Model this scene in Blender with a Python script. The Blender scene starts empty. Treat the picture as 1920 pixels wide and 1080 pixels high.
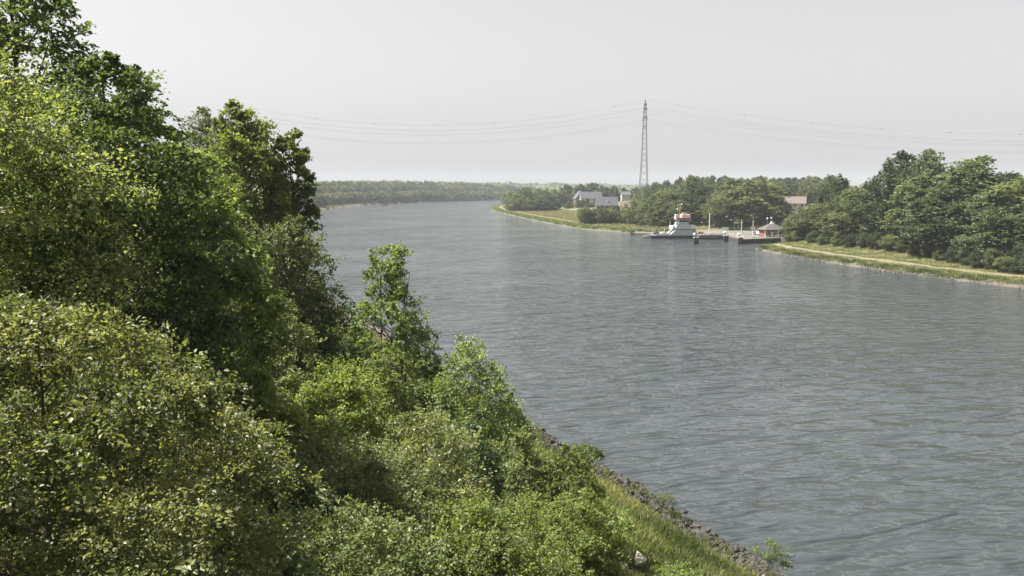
import bpy, math
import numpy as np
from mathutils import Vector

# ------------------------------------------------------------------ camera, sky, sun, exposure
SC = bpy.context.scene
C = SC.collection
W, HH, F = 1920.0, 1080.0, 1500.0        # photograph size and focal length in photo pixels
CAMZ, HORIZON = 22.0, 354.0
PITCH = math.atan((HH / 2 - HORIZON) / F)
cam_d = bpy.data.cameras.new('camera')
cam = bpy.data.objects.new('camera', cam_d)
C.objects.link(cam)
cam.location = (0, 0, CAMZ)
cam.rotation_euler = (math.pi / 2 - PITCH, 0, 0)
cam_d.sensor_width = 36.0
cam_d.lens = F / W * 36.0
cam_d.clip_start = 0.1
cam_d.clip_end = 20000
SC.camera = cam

SUN_AZ, SUN_EL = math.radians(-80), math.radians(59)     # azimuth from +Y, clockwise seen from above
world = bpy.data.worlds.new('World')
SC.world = world
world.use_nodes = True
nt = world.node_tree
nt.nodes.clear()
sky = nt.nodes.new('ShaderNodeTexSky')
sky.sky_type = 'NISHITA'
sky.sun_disc = False
sky.sun_elevation = SUN_EL
sky.sun_rotation = SUN_AZ
sky.air_density = 1.0
sky.dust_density = 2.0
sky.ozone_density = 1.0
hs = nt.nodes.new('ShaderNodeHueSaturation')
hs.inputs['Saturation'].default_value = 0.04
hs.inputs['Value'].default_value = 1.0
bg = nt.nodes.new('ShaderNodeBackground')
bg.inputs['Strength'].default_value = 0.05
wo = nt.nodes.new('ShaderNodeOutputWorld')
nt.links.new(sky.outputs[0], hs.inputs['Color'])
veil = nt.nodes.new('ShaderNodeMix'); veil.data_type = 'RGBA'          # even summer haze over the whole sky
veil.inputs['Factor'].default_value = 0.22
veil.inputs['B'].default_value = (4.75, 4.5, 4.75, 1)
nt.links.new(hs.outputs[0], veil.inputs['A'])
nt.links.new(veil.outputs['Result'], bg.inputs['Color'])
nt.links.new(bg.outputs[0], wo.inputs['Surface'])

sun_d = bpy.data.lights.new('sun', 'SUN')
sun_d.energy = 5.0
sun_d.angle = math.radians(0.6)
sun_d.color = (1.0, 0.95, 0.86)
sun = bpy.data.objects.new('sun', sun_d)
C.objects.link(sun)
sd = Vector((math.sin(SUN_AZ) * math.cos(SUN_EL), math.cos(SUN_AZ) * math.cos(SUN_EL), math.sin(SUN_EL)))
sun.rotation_euler = sd.to_track_quat('Z', 'Y').to_euler()
sun.location = (0, 0, 200)

SC.view_settings.view_transform = 'Standard'
SC.view_settings.look = 'None'
SC.view_settings.exposure = 1.68
SC.view_settings.gamma = 1.0
SC.render.engine = 'CYCLES'
SC.cycles.use_denoising = True
SC.cycles.max_bounces = 12
SC.cycles.diffuse_bounces = 6
SC.cycles.glossy_bounces = 3
SC.cycles.transmission_bounces = 6
SC.cycles.volume_bounces = 0
SC.cycles.caustics_reflective = False
SC.cycles.caustics_refractive = False

# ------------------------------------------------------------------ pixel rays (photo pixels)
def ray(px, py):
    a, b = (px - W / 2) / F, (py - HH / 2) / F
    return a, math.cos(PITCH) - b * math.sin(PITCH), -(b * math.cos(PITCH) + math.sin(PITCH))
def ground(px, py, z=0.0):               # where the pixel's ray meets height z
    a, f, u = ray(px, py)
    k = (z - CAMZ) / u
    return a * k, f * k
def at(px, py, D):                       # the pixel's ray at forward distance D
    a, f, u = ray(px, py)
    k = D / f
    return a * k, D, CAMZ + u * k

# ------------------------------------------------------------------ mesh helpers
def link(o, parent=None):
    C.objects.link(o)
    if parent is not None:
        o.parent = parent
    return o
def tag(o, label=None, cat=None, group=None, kind=None):
    if label: o['label'] = label
    if cat: o['category'] = cat
    if group: o['group'] = group
    if kind: o['kind'] = kind
    return o
def fast_mesh(name, verts, faces, mat, tint=None, smooth=False):
    """verts (n,3), faces (m,k) all the same k"""
    me = bpy.data.meshes.new(name)
    verts = np.ascontiguousarray(verts, dtype=np.float32)
    faces = np.ascontiguousarray(faces, dtype=np.int32)
    m, k = faces.shape
    me.vertices.add(len(verts)); me.vertices.foreach_set('co', verts.ravel())
    me.loops.add(m * k); me.loops.foreach_set('vertex_index', faces.ravel())
    me.polygons.add(m)
    me.polygons.foreach_set('loop_start', np.arange(0, m * k, k, dtype=np.int32))
    me.polygons.foreach_set('loop_total', np.full(m, k, dtype=np.int32))
    if smooth:
        me.polygons.foreach_set('use_smooth', np.ones(m, dtype=bool))
    if tint is not None:
        a = me.attributes.new('tint', 'FLOAT', 'FACE')
        a.data.foreach_set('value', np.ascontiguousarray(tint, dtype=np.float32))
    me.update(calc_edges=True)
    me.validate()
    if mat: me.materials.append(mat)
    return me
class MB:
    """collects boxes, tubes and polygons; build() links them as one mesh object"""
    def __init__(s): s.v, s.f = [], []
    def poly(s, pts):
        n = len(s.v); s.v += [tuple(p) for p in pts]; s.f.append(tuple(range(n, n + len(pts)))); return s
    def box(s, x0, x1, y0, y1, z0, z1):
        return s.prism([(x0, y0), (x1, y0), (x1, y1), (x0, y1)], z0, z1)
    def prism(s, pts, z0, z1, top=None):
        n = len(s.v); k = len(pts); t = top or pts
        s.v += [(p[0], p[1], z0) for p in pts] + [(p[0], p[1], z1) for p in t]
        s.f.append(tuple(range(n + k - 1, n - 1, -1))); s.f.append(tuple(range(n + k, n + 2 * k)))
        for i in range(k):
            j = (i + 1) % k
            s.f.append((n + i, n + j, n + k + j, n + k + i))
        return s
    def side(s, pts, y0, y1):            # outline in the xz plane, extruded along y
        n = len(s.v); k = len(pts)
        s.v += [(p[0], y0, p[1]) for p in pts] + [(p[0], y1, p[1]) for p in pts]
        s.f.append(tuple(range(n, n + k))); s.f.append(tuple(range(n + 2 * k - 1, n + k - 1, -1)))
        for i in range(k):
            j = (i + 1) % k
            s.f.append((n + j, n + i, n + k + i, n + k + j))
        return s
    def tube(s, pts, r, n=8, r1=None):
        pts = [Vector(p) for p in pts]; base = len(s.v); m = len(pts)
        for i, p in enumerate(pts):
            d = (pts[min(i + 1, m - 1)] - pts[max(i - 1, 0)]).normalized()
            u = d.cross(Vector((0, 0, 1)) if abs(d.z) < .9 else Vector((1, 0, 0))).normalized(); w = d.cross(u)
            rr = r if r1 is None else r + (r1 - r) * i / (m - 1)
            for q in range(n):
                a = 2 * math.pi * q / n
                s.v.append(tuple(p + u * (rr * math.cos(a)) + w * (rr * math.sin(a))))
        for i in range(m - 1):
            for q in range(n):
                a, b = base + i * n + q, base + i * n + (q + 1) % n
                s.f.append((a, b, b + n, a + n))
        s.f.append(tuple(base + q for q in range(n - 1, -1, -1)))
        s.f.append(tuple(base + (m - 1) * n + q for q in range(n)))
        return s
    def ball(s, c, r, n=10, sz=1.0):
        base = len(s.v); k = n // 2
        for i in range(k + 1):
            a = math.pi * i / k
            for q in range(n):
                b = 2 * math.pi * q / n
                s.v.append((c[0] + r * math.sin(a) * math.cos(b), c[1] + r * math.sin(a) * math.sin(b), c[2] + sz * r * math.cos(a)))
        for i in range(k):
            for q in range(n):
                j = (q + 1) % n
                s.f.append((base + i * n + q, base + (i + 1) * n + q, base + (i + 1) * n + j, base + i * n + j))
        return s
    def mesh(s, name, mat):
        me = bpy.data.meshes.new(name); me.from_pydata(s.v, [], s.f); me.update()
        if mat: me.materials.append(mat)
        return me
    def build(s, name, mat, parent=None, bevel=0):
        o = link(bpy.data.objects.new(name, s.mesh(name, mat)), parent)
        if bevel:
            b = o.modifiers.new('bevel', 'BEVEL'); b.width = bevel; b.segments = 2; b.limit_method = 'ANGLE'
        return o
def empty(name, loc, rz=0.0, label=None, cat=None, group=None):
    o = bpy.data.objects.new(name, None)
    o.empty_display_size = 0.5
    link(o); o.location = loc; o.rotation_euler = (0, 0, rz)
    return tag(o, label, cat, group)
def copy_tree(o, parent=None):
    c = o.copy(); C.objects.link(c)
    if parent is not None: c.parent = parent
    for ch in o.children: copy_tree(ch, c)
    return c

# ------------------------------------------------------------------ materials
def new_mat(name):
    m = bpy.data.materials.new(name); m.use_nodes = True
    t = m.node_tree; t.nodes.clear()
    out = t.nodes.new('ShaderNodeOutputMaterial')
    return m, t, out
def ramp(t, fac, stops):
    r = t.nodes.new('ShaderNodeValToRGB')
    el = r.color_ramp.elements
    el[0].position, el[0].color = stops[0][0], (*stops[0][1], 1)
    el[1].position, el[1].color = stops[-1][0], (*stops[-1][1], 1)
    for p, c in stops[1:-1]:
        e = el.new(p); e.color = (*c, 1)
    t.links.new(fac, r.inputs[0])
    return r.outputs[0]
def noise(t, scale, detail=4, rough=.6, vec=None):
    n = t.nodes.new('ShaderNodeTexNoise')
    n.inputs['Scale'].default_value = scale; n.inputs['Detail'].default_value = detail; n.inputs['Roughness'].default_value = rough
    if vec is not None: t.links.new(vec, n.inputs['Vector'])
    return n.outputs['Fac']
def coord(t, which='Object'):
    return t.nodes.new('ShaderNodeTexCoord').outputs[which]
def paint(name, col, rough=.5, var=.25, scale=1.5, metal=0.0, bump=0.0):
    """plain paint, plaster, steel or asphalt with uneven wear"""
    m, t, out = new_mat(name)
    b = t.nodes.new('ShaderNodeBsdfPrincipled')
    v = noise(t, scale, 6, .65, coord(t))
    lo = tuple(c * (1 - var) for c in col); hi = tuple(min(1, c * (1 + var * .6)) for c in col)
    t.links.new(ramp(t, v, [(.3, lo), (.7, hi)]), b.inputs['Base Color'])
    b.inputs['Roughness'].default_value = rough; b.inputs['Metallic'].default_value = metal
    if bump:
        bp = t.nodes.new('ShaderNodeBump'); bp.inputs['Strength'].default_value = .6; bp.inputs['Distance'].default_value = bump
        t.links.new(noise(t, scale * 8, 5, .6, coord(t)), bp.inputs['Height']); t.links.new(bp.outputs[0], b.inputs['Normal'])
    t.links.new(b.outputs[0], out.inputs['Surface'])
    return m
def leaf_mat(name, dark, mid, light, trans=.38, gloss=.05, rough=.38):
    dark, mid, light = [tuple(v * 1.6 for v in c) for c in (dark, mid, light)]; trans = min(.52, trans + .1)
    dark, mid, light = [tuple(v * .86 + .14 * (.3 * c[0] + .6 * c[1] + .1 * c[2]) for v in c) for c in (dark, mid, light)]
    m, t, out = new_mat(name)
    a = t.nodes.new('ShaderNodeAttribute'); a.attribute_name = 'tint'
    oi = t.nodes.new('ShaderNodeObjectInfo')
    col = ramp(t, a.outputs['Fac'], [(0, dark), (.5, mid), (1, light)])
    h = t.nodes.new('ShaderNodeHueSaturation')
    mr = t.nodes.new('ShaderNodeMapRange'); mr.inputs['To Min'].default_value = .78; mr.inputs['To Max'].default_value = 1.22
    t.links.new(oi.outputs['Random'], mr.inputs['Value']); t.links.new(mr.outputs[0], h.inputs['Value'])
    mr2 = t.nodes.new('ShaderNodeMapRange'); mr2.inputs['To Min'].default_value = .484; mr2.inputs['To Max'].default_value = .504
    mlt = t.nodes.new('ShaderNodeMath'); mlt.operation = 'MULTIPLY'; mlt.inputs[1].default_value = 7.31
    frc = t.nodes.new('ShaderNodeMath'); frc.operation = 'FRACT'
    t.links.new(oi.outputs['Random'], mlt.inputs[0]); t.links.new(mlt.outputs[0], frc.inputs[0])
    t.links.new(frc.outputs[0], mr2.inputs['Value']); t.links.new(mr2.outputs[0], h.inputs['Hue'])
    t.links.new(col, h.inputs['Color'])
    d = t.nodes.new('ShaderNodeBsdfDiffuse'); t.links.new(h.outputs[0], d.inputs['Color'])
    tr = t.nodes.new('ShaderNodeBsdfTranslucent')
    mixc = t.nodes.new('ShaderNodeMix'); mixc.data_type = 'RGBA'; mixc.blend_type = 'MULTIPLY'; mixc.inputs['Factor'].default_value = 1
    t.links.new(h.outputs[0], mixc.inputs['A']); mixc.inputs['B'].default_value = (1.25, 1.25, .55, 1)
    t.links.new(mixc.outputs['Result'], tr.inputs['Color'])
    mx = t.nodes.new('ShaderNodeMixShader'); mx.inputs[0].default_value = trans
    t.links.new(d.outputs[0], mx.inputs[1]); t.links.new(tr.outputs[0], mx.inputs[2])
    g = t.nodes.new('ShaderNodeBsdfGlossy'); g.inputs['Roughness'].default_value = rough + .12; g.inputs['Color'].default_value = (.9, .95, .9, 1)
    m2 = t.nodes.new('ShaderNodeMixShader'); m2.inputs[0].default_value = gloss * .35
    t.links.new(mx.outputs[0], m2.inputs[1]); t.links.new(g.outputs[0], m2.inputs[2])
    t.links.new(m2.outputs[0], out.inputs['Surface'])
    return m
def bark_mat():
    m, t, out = new_mat('bark')
    b = t.nodes.new('ShaderNodeBsdfPrincipled'); b.inputs['Roughness'].default_value = .9
    t.links.new(ramp(t, noise(t, 6, 6, .7, coord(t)), [(.3, (.035, .028, .02)), (.7, (.12, .1, .075))]), b.inputs['Base Color'])
    t.links.new(b.outputs[0], out.inputs['Surface'])
    return m
BARK = bark_mat()
LM = {
 'maple_pale': leaf_mat('leaf_maple_pale', (.034, .054, .018), (.095, .122, .04), (.21, .22, .078), .46, .07, .35),
 'elm_dark': leaf_mat('leaf_elm_dark', (.024, .041, .015), (.048, .077, .025), (.095, .128, .04), .34, .05),
 'fresh': leaf_mat('leaf_fresh', (.04, .064, .016), (.09, .128, .03), (.16, .195, .05), .42, .05),
 'poplar': leaf_mat('leaf_poplar', (.034, .058, .018), (.075, .115, .032), (.14, .185, .05), .36, .06),
 'willow': leaf_mat('leaf_willow', (.04, .055, .03), (.07, .09, .05), (.11, .13, .075), .3, .06),
 'olive': leaf_mat('leaf_olive', (.03, .05, .018), (.065, .09, .032), (.13, .15, .06), .36, .08),
 'yellowgreen': leaf_mat('leaf_yellowgreen', (.05, .075, .014), (.105, .14, .026), (.19, .21, .05), .42, .05),
 'hawthorn': leaf_mat('leaf_hawthorn', (.035, .055, .02), (.085, .11, .035), (.17, .18, .075), .36, .08),
 'bluegreen': leaf_mat('leaf_bluegreen', (.025, .05, .022), (.055, .09, .038), (.1, .14, .06), .34, .06),
 'far': leaf_mat('leaf_far', (.026, .043, .024), (.055, .077, .039), (.1, .122, .06), .32, .04),
 'far_dark': leaf_mat('leaf_far_dark', (.02, .034, .02), (.04, .058, .031), (.072, .092, .045), .3, .04),
 'far_light': leaf_mat('leaf_far_light', (.04, .058, .026), (.08, .1, .046), (.135, .155, .072), .34, .05),
 'grass': leaf_mat('leaf_grass', (.035, .05, .018), (.085, .095, .04), (.2, .175, .095), .3, .02),
 'grass_dry': leaf_mat('leaf_grass_dry', (.06, .078, .028), (.12, .135, .052), (.2, .19, .085), .32, .02),
 'grass_meadow': leaf_mat('leaf_grass_meadow', (.07, .073, .036), (.115, .11, .058), (.18, .155, .088), .3, .02),
 'herb': leaf_mat('leaf_herb', (.036, .055, .018), (.08, .1, .034), (.14, .158, .055), .36, .05),
}

# ------------------------------------------------------------------ shore lines and terrain
def curve(pts, lo, hi, step=2.0, sm=9):
    pts = sorted(pts, key=lambda p: p[1])
    D = np.arange(lo, hi, step)
    X = np.interp(D, [p[1] for p in pts], [p[0] for p in pts])
    return D, X
px_left = [(1470, 1085), (1440, 1064), (1290, 977), (1210, 918), (1130, 880), (1000, 800)]
L = [ground(*p) for p in px_left]
s0 = (L[-1][0] - L[0][0]) / (L[-1][1] - L[0][1])
L = [(L[0][0] + s0 * (-80 - L[0][1]), -80.0)] + L
L += [(-36, 160), (-88, 280), (-150, 460), (-196, 660)] + [ground(*p) for p in [(580, 396.5), (640, 388.5), (725, 381.5), (820, 378)]] + [(-105, 1520), (40, 1680), (330, 1900), (900, 2200), (2500, 2900), (6500, 4600), (9000, 6400)]
px_right = [(1960, 547), (1920, 541), (1800, 527), (1700, 514), (1600, 500), (1500, 484), (1440, 473), (1412, 466)]
R = [ground(*p) for p in px_right]
R = [(R[0][0] + .25 * (R[0][1] + 80), -80.0)] + R
R += [(97, 300), (116, 309), (118, 372), (96, 388), ] + [ground(*p) for p in [(1178, 437), (1100, 431), (1050, 423), (1000, 413), (960, 404), (930, 397), (920, 391)]] + [(-22, 980), (0, 1080), (70, 1230), (200, 1400), (520, 1680), (1200, 2050), (3000, 2800), (7000, 4450), (9500, 6400)]
def smooth(D, X, n):
    k = np.hanning(n + 2)[1:-1]; k /= k.sum()
    return np.convolve(np.pad(X, n // 2, mode='edge'), k, mode='valid')[:len(D)]
DG, XLg = curve(L, -80, 6400); XLg = np.where(DG < 100, XLg, smooth(DG, XLg, 41))
_, XRg = curve(R, -80, 6400); XRg = np.where(DG < 430, smooth(DG, XRg, 5), smooth(DG, XRg, 31))
dL, dR = np.gradient(XLg, DG), np.gradient(XRg, DG)
kL = np.sqrt(1 + smooth(DG, dL, 61) ** 2); kR = np.sqrt(1 + smooth(DG, np.clip(dR, -1.2, 8), 61) ** 2)
XL = lambda y: np.interp(y, DG, XLg)
XR = lambda y: np.interp(y, DG, XRg)
def ss(a, b, x):
    t = np.clip((x - a) / (b - a), 0, 1); return t * t * (3 - 2 * t)
def wob(x, y):
    return (np.sin(x * .31 + 1.3 * np.sin(y * .17)) * np.sin(y * .23 + .7) + .5 * np.sin(x * .83 + y * .61) + .35 * np.sin(y * 1.31 - x * .47))
PL_N = ([-40, -6, -.8, 0, .9, 1.9, 3, 7, 11, 20, 30, 45, 80, 9000], [-8, -2.5, -.35, 0, .25, .5, .72, 1.25, 2.5, 7.3, 13, 15, 16, 18])
PL_F = ([-40, -6, -.8, 0, .9, 2, 5, 20, 60, 200, 600, 9000], [-8, -2.5, -.4, 0, .5, 1.1, 1.7, 2.2, 4, 9, 16, 22])
PR_N = ([-40, -6, -.8, 0, .8, 2.2, 5, 11, 20, 45, 80, 200, 9000], [-8, -2.5, -.4, 0, .5, 1.2, 1.7, 2.2, 4.5, 12, 16, 18, 20])
PR_M = ([-40, -6, -.8, 0, .8, 2.2, 6, 30, 60, 90, 200, 9000], [-8, -2.5, -.4, 0, .8, 1.5, 1.75, 1.85, 4, 7.5, 10, 20])
PR_F = ([-40, -6, -.8, 0, .8, 2.2, 8, 40, 90, 160, 300, 9000], [-8, -2.5, -.4, 0, .6, 1.3, 1.7, 2.0, 3.2, 5.0, 9, 16])
def hL(o, y, x):
    w = ss(230, 480, y)
    h = np.interp(o, *PL_N) * (1 - w) + np.interp(o, *PL_F) * w
    h = h + 20 * ss(150, 900, o) * ss(900, 1500, y) * (1 - ss(2600, 3500, y))
    return h + wob(x, y) * .12 * ss(2, 10, o)
def hR(o, y, x):
    a = 1 - ss(285, 325, y); c = ss(400, 470, y)
    h = np.interp(o, *PR_N) * a + np.interp(o, *PR_M) * (1 - a) * (1 - c) + np.interp(o, *PR_F) * c
    h = h + 11 * np.exp(-((x - 250) / 110) ** 2 - ((y - 690) / 170) ** 2) * ss(40, 130, o) + 4.0 * np.exp(-((x - 120) / 90) ** 2 - ((y - 830) / 110) ** 2) * ss(40, 130, o)
    return h + wob(x, y) * .1 * ss(2, 10, o)
def terrain(x, y):
    x = np.asarray(x, float); y = np.asarray(y, float)
    xl, xr = XL(y), XR(y)
    ol = (xl - x) / np.interp(y, DG, kL); orr = (x - xr) / np.interp(y, DG, kR)
    return np.where(x < (xl + xr) / 2, hL(ol, y, x), hR(orr, y, x))
def tz(x, y): return float(terrain(x, y))
def left_at(o, y): return float(XL(y) - o * np.interp(y, DG, kL))
def right_at(o, y): return float(XR(y) + o * np.interp(y, DG, kR))

rows = [-80.0]
while rows[-1] < 6300: rows.append(rows[-1] + max(1.2, .012 * abs(rows[-1])))
rows = np.array(rows)
OFF = np.array([-9, -4, -2, -1, -.4, 0, .3, .6, .9, 1.3, 1.8, 2.4, 3.2, 4.2, 5.5, 7, 8.5, 10, 12, 14.5, 17, 20, 23, 26.5, 30, 35, 41, 48, 57, 68, 82, 100, 125, 160, 210, 280, 380, 540, 800, 1300, 2200, 3800, 5200.])
def strip(name, sgn, xs, k, hf, mat, off=OFF, rows=rows, dz=0.0, flip=False):
    r, o = np.meshgrid(rows, off, indexing='ij')
    wig = (np.sin(r * .55) * .18 + np.sin(r * 1.7 + 1) * .12 + np.sin(r * .13) * .3) * np.exp(-np.abs(o) / 6)
    x = xs(r) + sgn * (o + wig) * np.interp(r, DG, k)
    z = hf(o, r, x) + dz
    n, m = r.shape
    v = np.stack([x, r, z], -1).reshape(-1, 3)
    i = np.arange(n - 1)[:, None] * m + np.arange(m - 1)[None]
    f = np.stack([i, i + 1, i + m + 1, i + m], -1).reshape(-1, 4)
    if flip: f = f[:, ::-1]
    return fast_mesh(name, v, f, mat, smooth=True)

def ground_mat(name, a, b, c, earth):
    m, t, out = new_mat(name)
    p = t.nodes.new('ShaderNodeBsdfPrincipled'); p.inputs['Roughness'].default_value = .95
    co = coord(t)
    c1 = ramp(t, noise(t, .09, 6, .65, co), [(.3, a), (.5, b), (.7, c)])
    c2 = ramp(t, noise(t, 1.3, 8, .7, co), [(.3, (.55, .55, .55)), (.7, (1.25, 1.25, 1.2))])
    mx = t.nodes.new('ShaderNodeMix'); mx.data_type = 'RGBA'; mx.blend_type = 'MULTIPLY'; mx.inputs['Factor'].default_value = 1
    t.links.new(c1, mx.inputs['A']); t.links.new(c2, mx.inputs['B'])
    sep = t.nodes.new('ShaderNodeSeparateXYZ'); t.links.new(co, sep.inputs[0])
    mr = t.nodes.new('ShaderNodeMapRange'); mr.inputs['From Min'].default_value = .5; mr.inputs['From Max'].default_value = 1.1
    t.links.new(sep.outputs['Z'], mr.inputs['Value'])
    mz = t.nodes.new('ShaderNodeMix'); mz.data_type = 'RGBA'; t.links.new(mr.outputs[0], mz.inputs['Factor'])
    st = ramp(t, noise(t, 2.2, 5, .7, co), [(.35, tuple(v * .5 for v in earth)), (.65, earth)])
    t.links.new(st, mz.inputs['A']); t.links.new(mx.outputs['Result'], mz.inputs['B'])
    t.links.new(mz.outputs['Result'], p.inputs['Base Color'])
    bp = t.nodes.new('ShaderNodeBump'); bp.inputs['Strength'].default_value = 1; bp.inputs['Distance'].default_value = .25
    t.links.new(noise(t, 2.5, 6, .7, co), bp.inputs['Height']); t.links.new(bp.outputs[0], p.inputs['Normal'])
    t.links.new(p.outputs[0], out.inputs['Surface'])
    return m
G_L = ground_mat('ground_left', (.045, .06, .02), (.08, .09, .03), (.13, .12, .055), (.1, .085, .07))
G_R = ground_mat('ground_right', (.072, .08, .036), (.105, .108, .052), (.15, .135, .075), (.12, .11, .085))
near_bank = link(bpy.data.objects.new('near_bank', strip('near_bank', -1, XL, kL, hL, G_L)))
tag(near_bank, 'steep near canal bank with stony water edge', kind='structure')
far_bank = link(bpy.data.objects.new('far_bank', strip('far_bank', 1, XR, kR, hR, G_R, flip=True)))
tag(far_bank, 'far canal bank with dry grass and meadow', kind='structure')

# water ---------------------------------------------------------------
def water_mat():
    m, t, out = new_mat('canal_water')
    p = t.nodes.new('ShaderNodeBsdfPrincipled')
    p.inputs['Base Color'].default_value = (.038, .046, .051, 1)
    p.inputs['Roughness'].default_value = .09
    p.inputs['IOR'].default_value = 1.33
    co = coord(t)
    def layer(rot, sx, sy, detail, rough, dist=0.0):
        mp = t.nodes.new('ShaderNodeMapping'); mp.vector_type = 'TEXTURE'; mp.inputs['Rotation'].default_value = (0, 0, rot); mp.inputs['Scale'].default_value = (1 / sx, 1 / sy, 1)
        t.links.new(co, mp.inputs['Vector'])
        n = t.nodes.new('ShaderNodeTexNoise'); n.inputs['Scale'].default_value = 1; n.inputs['Detail'].default_value = detail; n.inputs['Roughness'].default_value = rough
        n.inputs['Distortion'].default_value = dist
        t.links.new(mp.outputs[0], n.inputs['Vector']); return n.outputs['Fac']
    def mul(a, k):
        q = t.nodes.new('ShaderNodeMath'); q.operation = 'MULTIPLY'; t.links.new(a, q.inputs[0])
        if isinstance(k, float): q.inputs[1].default_value = k
        else: t.links.new(k, q.inputs[1])
        return q.outputs[0]
    def add(a, b):
        q = t.nodes.new('ShaderNodeMath'); q.operation = 'ADD'; t.links.new(a, q.inputs[0]); t.links.new(b, q.inputs[1]); return q.outputs[0]
    gust = ramp(t, layer(.5, .018, .03, 3, .6), [(.33, (.35,) * 3), (.66, (1.25,) * 3)])
    big = mul(layer(.30, .19, .52, 1, .4, .5), 1.9)
    mid = mul(layer(.1, .6, 1.6, 1, .4, .6), .3)
    mid2 = mul(layer(-.3, .4, .95, 1, .4, .3), .3)
    fine = mul(layer(.2, 1.8, 3.6, 2, .5), .06)
    h = mul(add(add(big, mid), add(mid2, fine)), gust)
    bp = t.nodes.new('ShaderNodeBump'); bp.inputs['Strength'].default_value = 1; bp.inputs['Distance'].default_value = .8
    t.links.new(h, bp.inputs['Height']); t.links.new(bp.outputs[0], p.inputs['Normal'])
    t.links.new(p.outputs[0], out.inputs['Surface'])
    return m
wb = MB(); wb.poly([(-5000, -400, 0), (6500, -400, 0), (6500, 6350, 0), (-5000, 6350, 0)])
water = wb.build('water', water_mat()); tag(water, 'rippled grey-green canal water', kind='structure')

# paths ---------------------------------------------------------------
PATH = ground_mat('path_dry', (.11, .105, .06), (.15, .135, .085), (.19, .165, .105), (.17, .145, .095))
pr = rows[(rows > 100) & (rows < 318)]
path_r = link(bpy.data.objects.new('path', strip('path', 1, XR, kR, hR, PATH, off=np.array([5.0, 5.8, 6.6, 7.5, 8.4]), rows=pr, dz=.03, flip=True)))
tag(path_r, 'worn sandy towpath along the far bank', kind='structure')
pr = rows[(rows > 400) & (rows < 1050)]
path_f = link(bpy.data.objects.new('path', strip('path', 1, XR, kR, hR, PATH, off=np.array([9, 9.8, 10.6, 11.5]), rows=pr, dz=.03, flip=True)))
tag(path_f, 'pale track round the bend beside the meadow', kind='structure')

# ------------------------------------------------------------------ trees
UP = np.array([0, 0, 1.0])
def nrm(v): return v / np.maximum(np.linalg.norm(v, axis=-1, keepdims=True), 1e-9)
def profile(shape, t):
    if shape == 'round': return np.sqrt(np.clip(1 - (2 * t - 1) ** 2, 0, 1)) ** .8
    if shape == 'dome': return np.clip(1 - t ** 2.6, 0, 1) ** .55 * (0.78 + .22 * np.minimum(t * 4, 1))
    if shape == 'ovate': return np.interp(t, [0, .12, .35, .6, .85, 1], [.5, .9, 1, .86, .52, .14])
    if shape == 'column': return np.interp(t, [0, .1, .4, .7, .88, 1], [.6, .9, 1, .92, .62, .2])
    if shape == 'cone': return np.interp(t, [0, .1, 1], [.8, 1, .04])
    if shape == 'spiky': return np.interp(t, [0, .15, .4, .65, .85, 1], [.7, 1, .92, .72, .5, .22])
    return np.ones_like(t)
def tubes(paths, n=5):
    """paths: list of (points (k,3), radii (k,)) -> verts, quads"""
    V, Fc, base = [], [], 0
    ang = np.arange(n) * 2 * np.pi / n
    for P, r in paths:
        P = np.asarray(P, float); k = len(P)
        d = nrm(np.gradient(P, axis=0))
        ref = np.where(np.abs(d[:, 2:3]) > .9, np.array([[1., 0, 0]]), UP[None])
        u = nrm(np.cross(d, ref)); w = np.cross(d, u)
        ring = P[:, None] + (u[:, None] * np.cos(ang)[None, :, None] + w[:, None] * np.sin(ang)[None, :, None]) * np.asarray(r)[:, None, None]
        V.append(ring.reshape(-1, 3))
        i = np.arange(k - 1)[:, None] * n + np.arange(n)[None]; j = np.arange(k - 1)[:, None] * n + (np.arange(n)[None] + 1) % n
        Fc.append((np.stack([i, j, j + n, i + n], -1).reshape(-1, 4)) + base); base += k * n
    return np.concatenate(V), np.concatenate(Fc)
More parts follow.
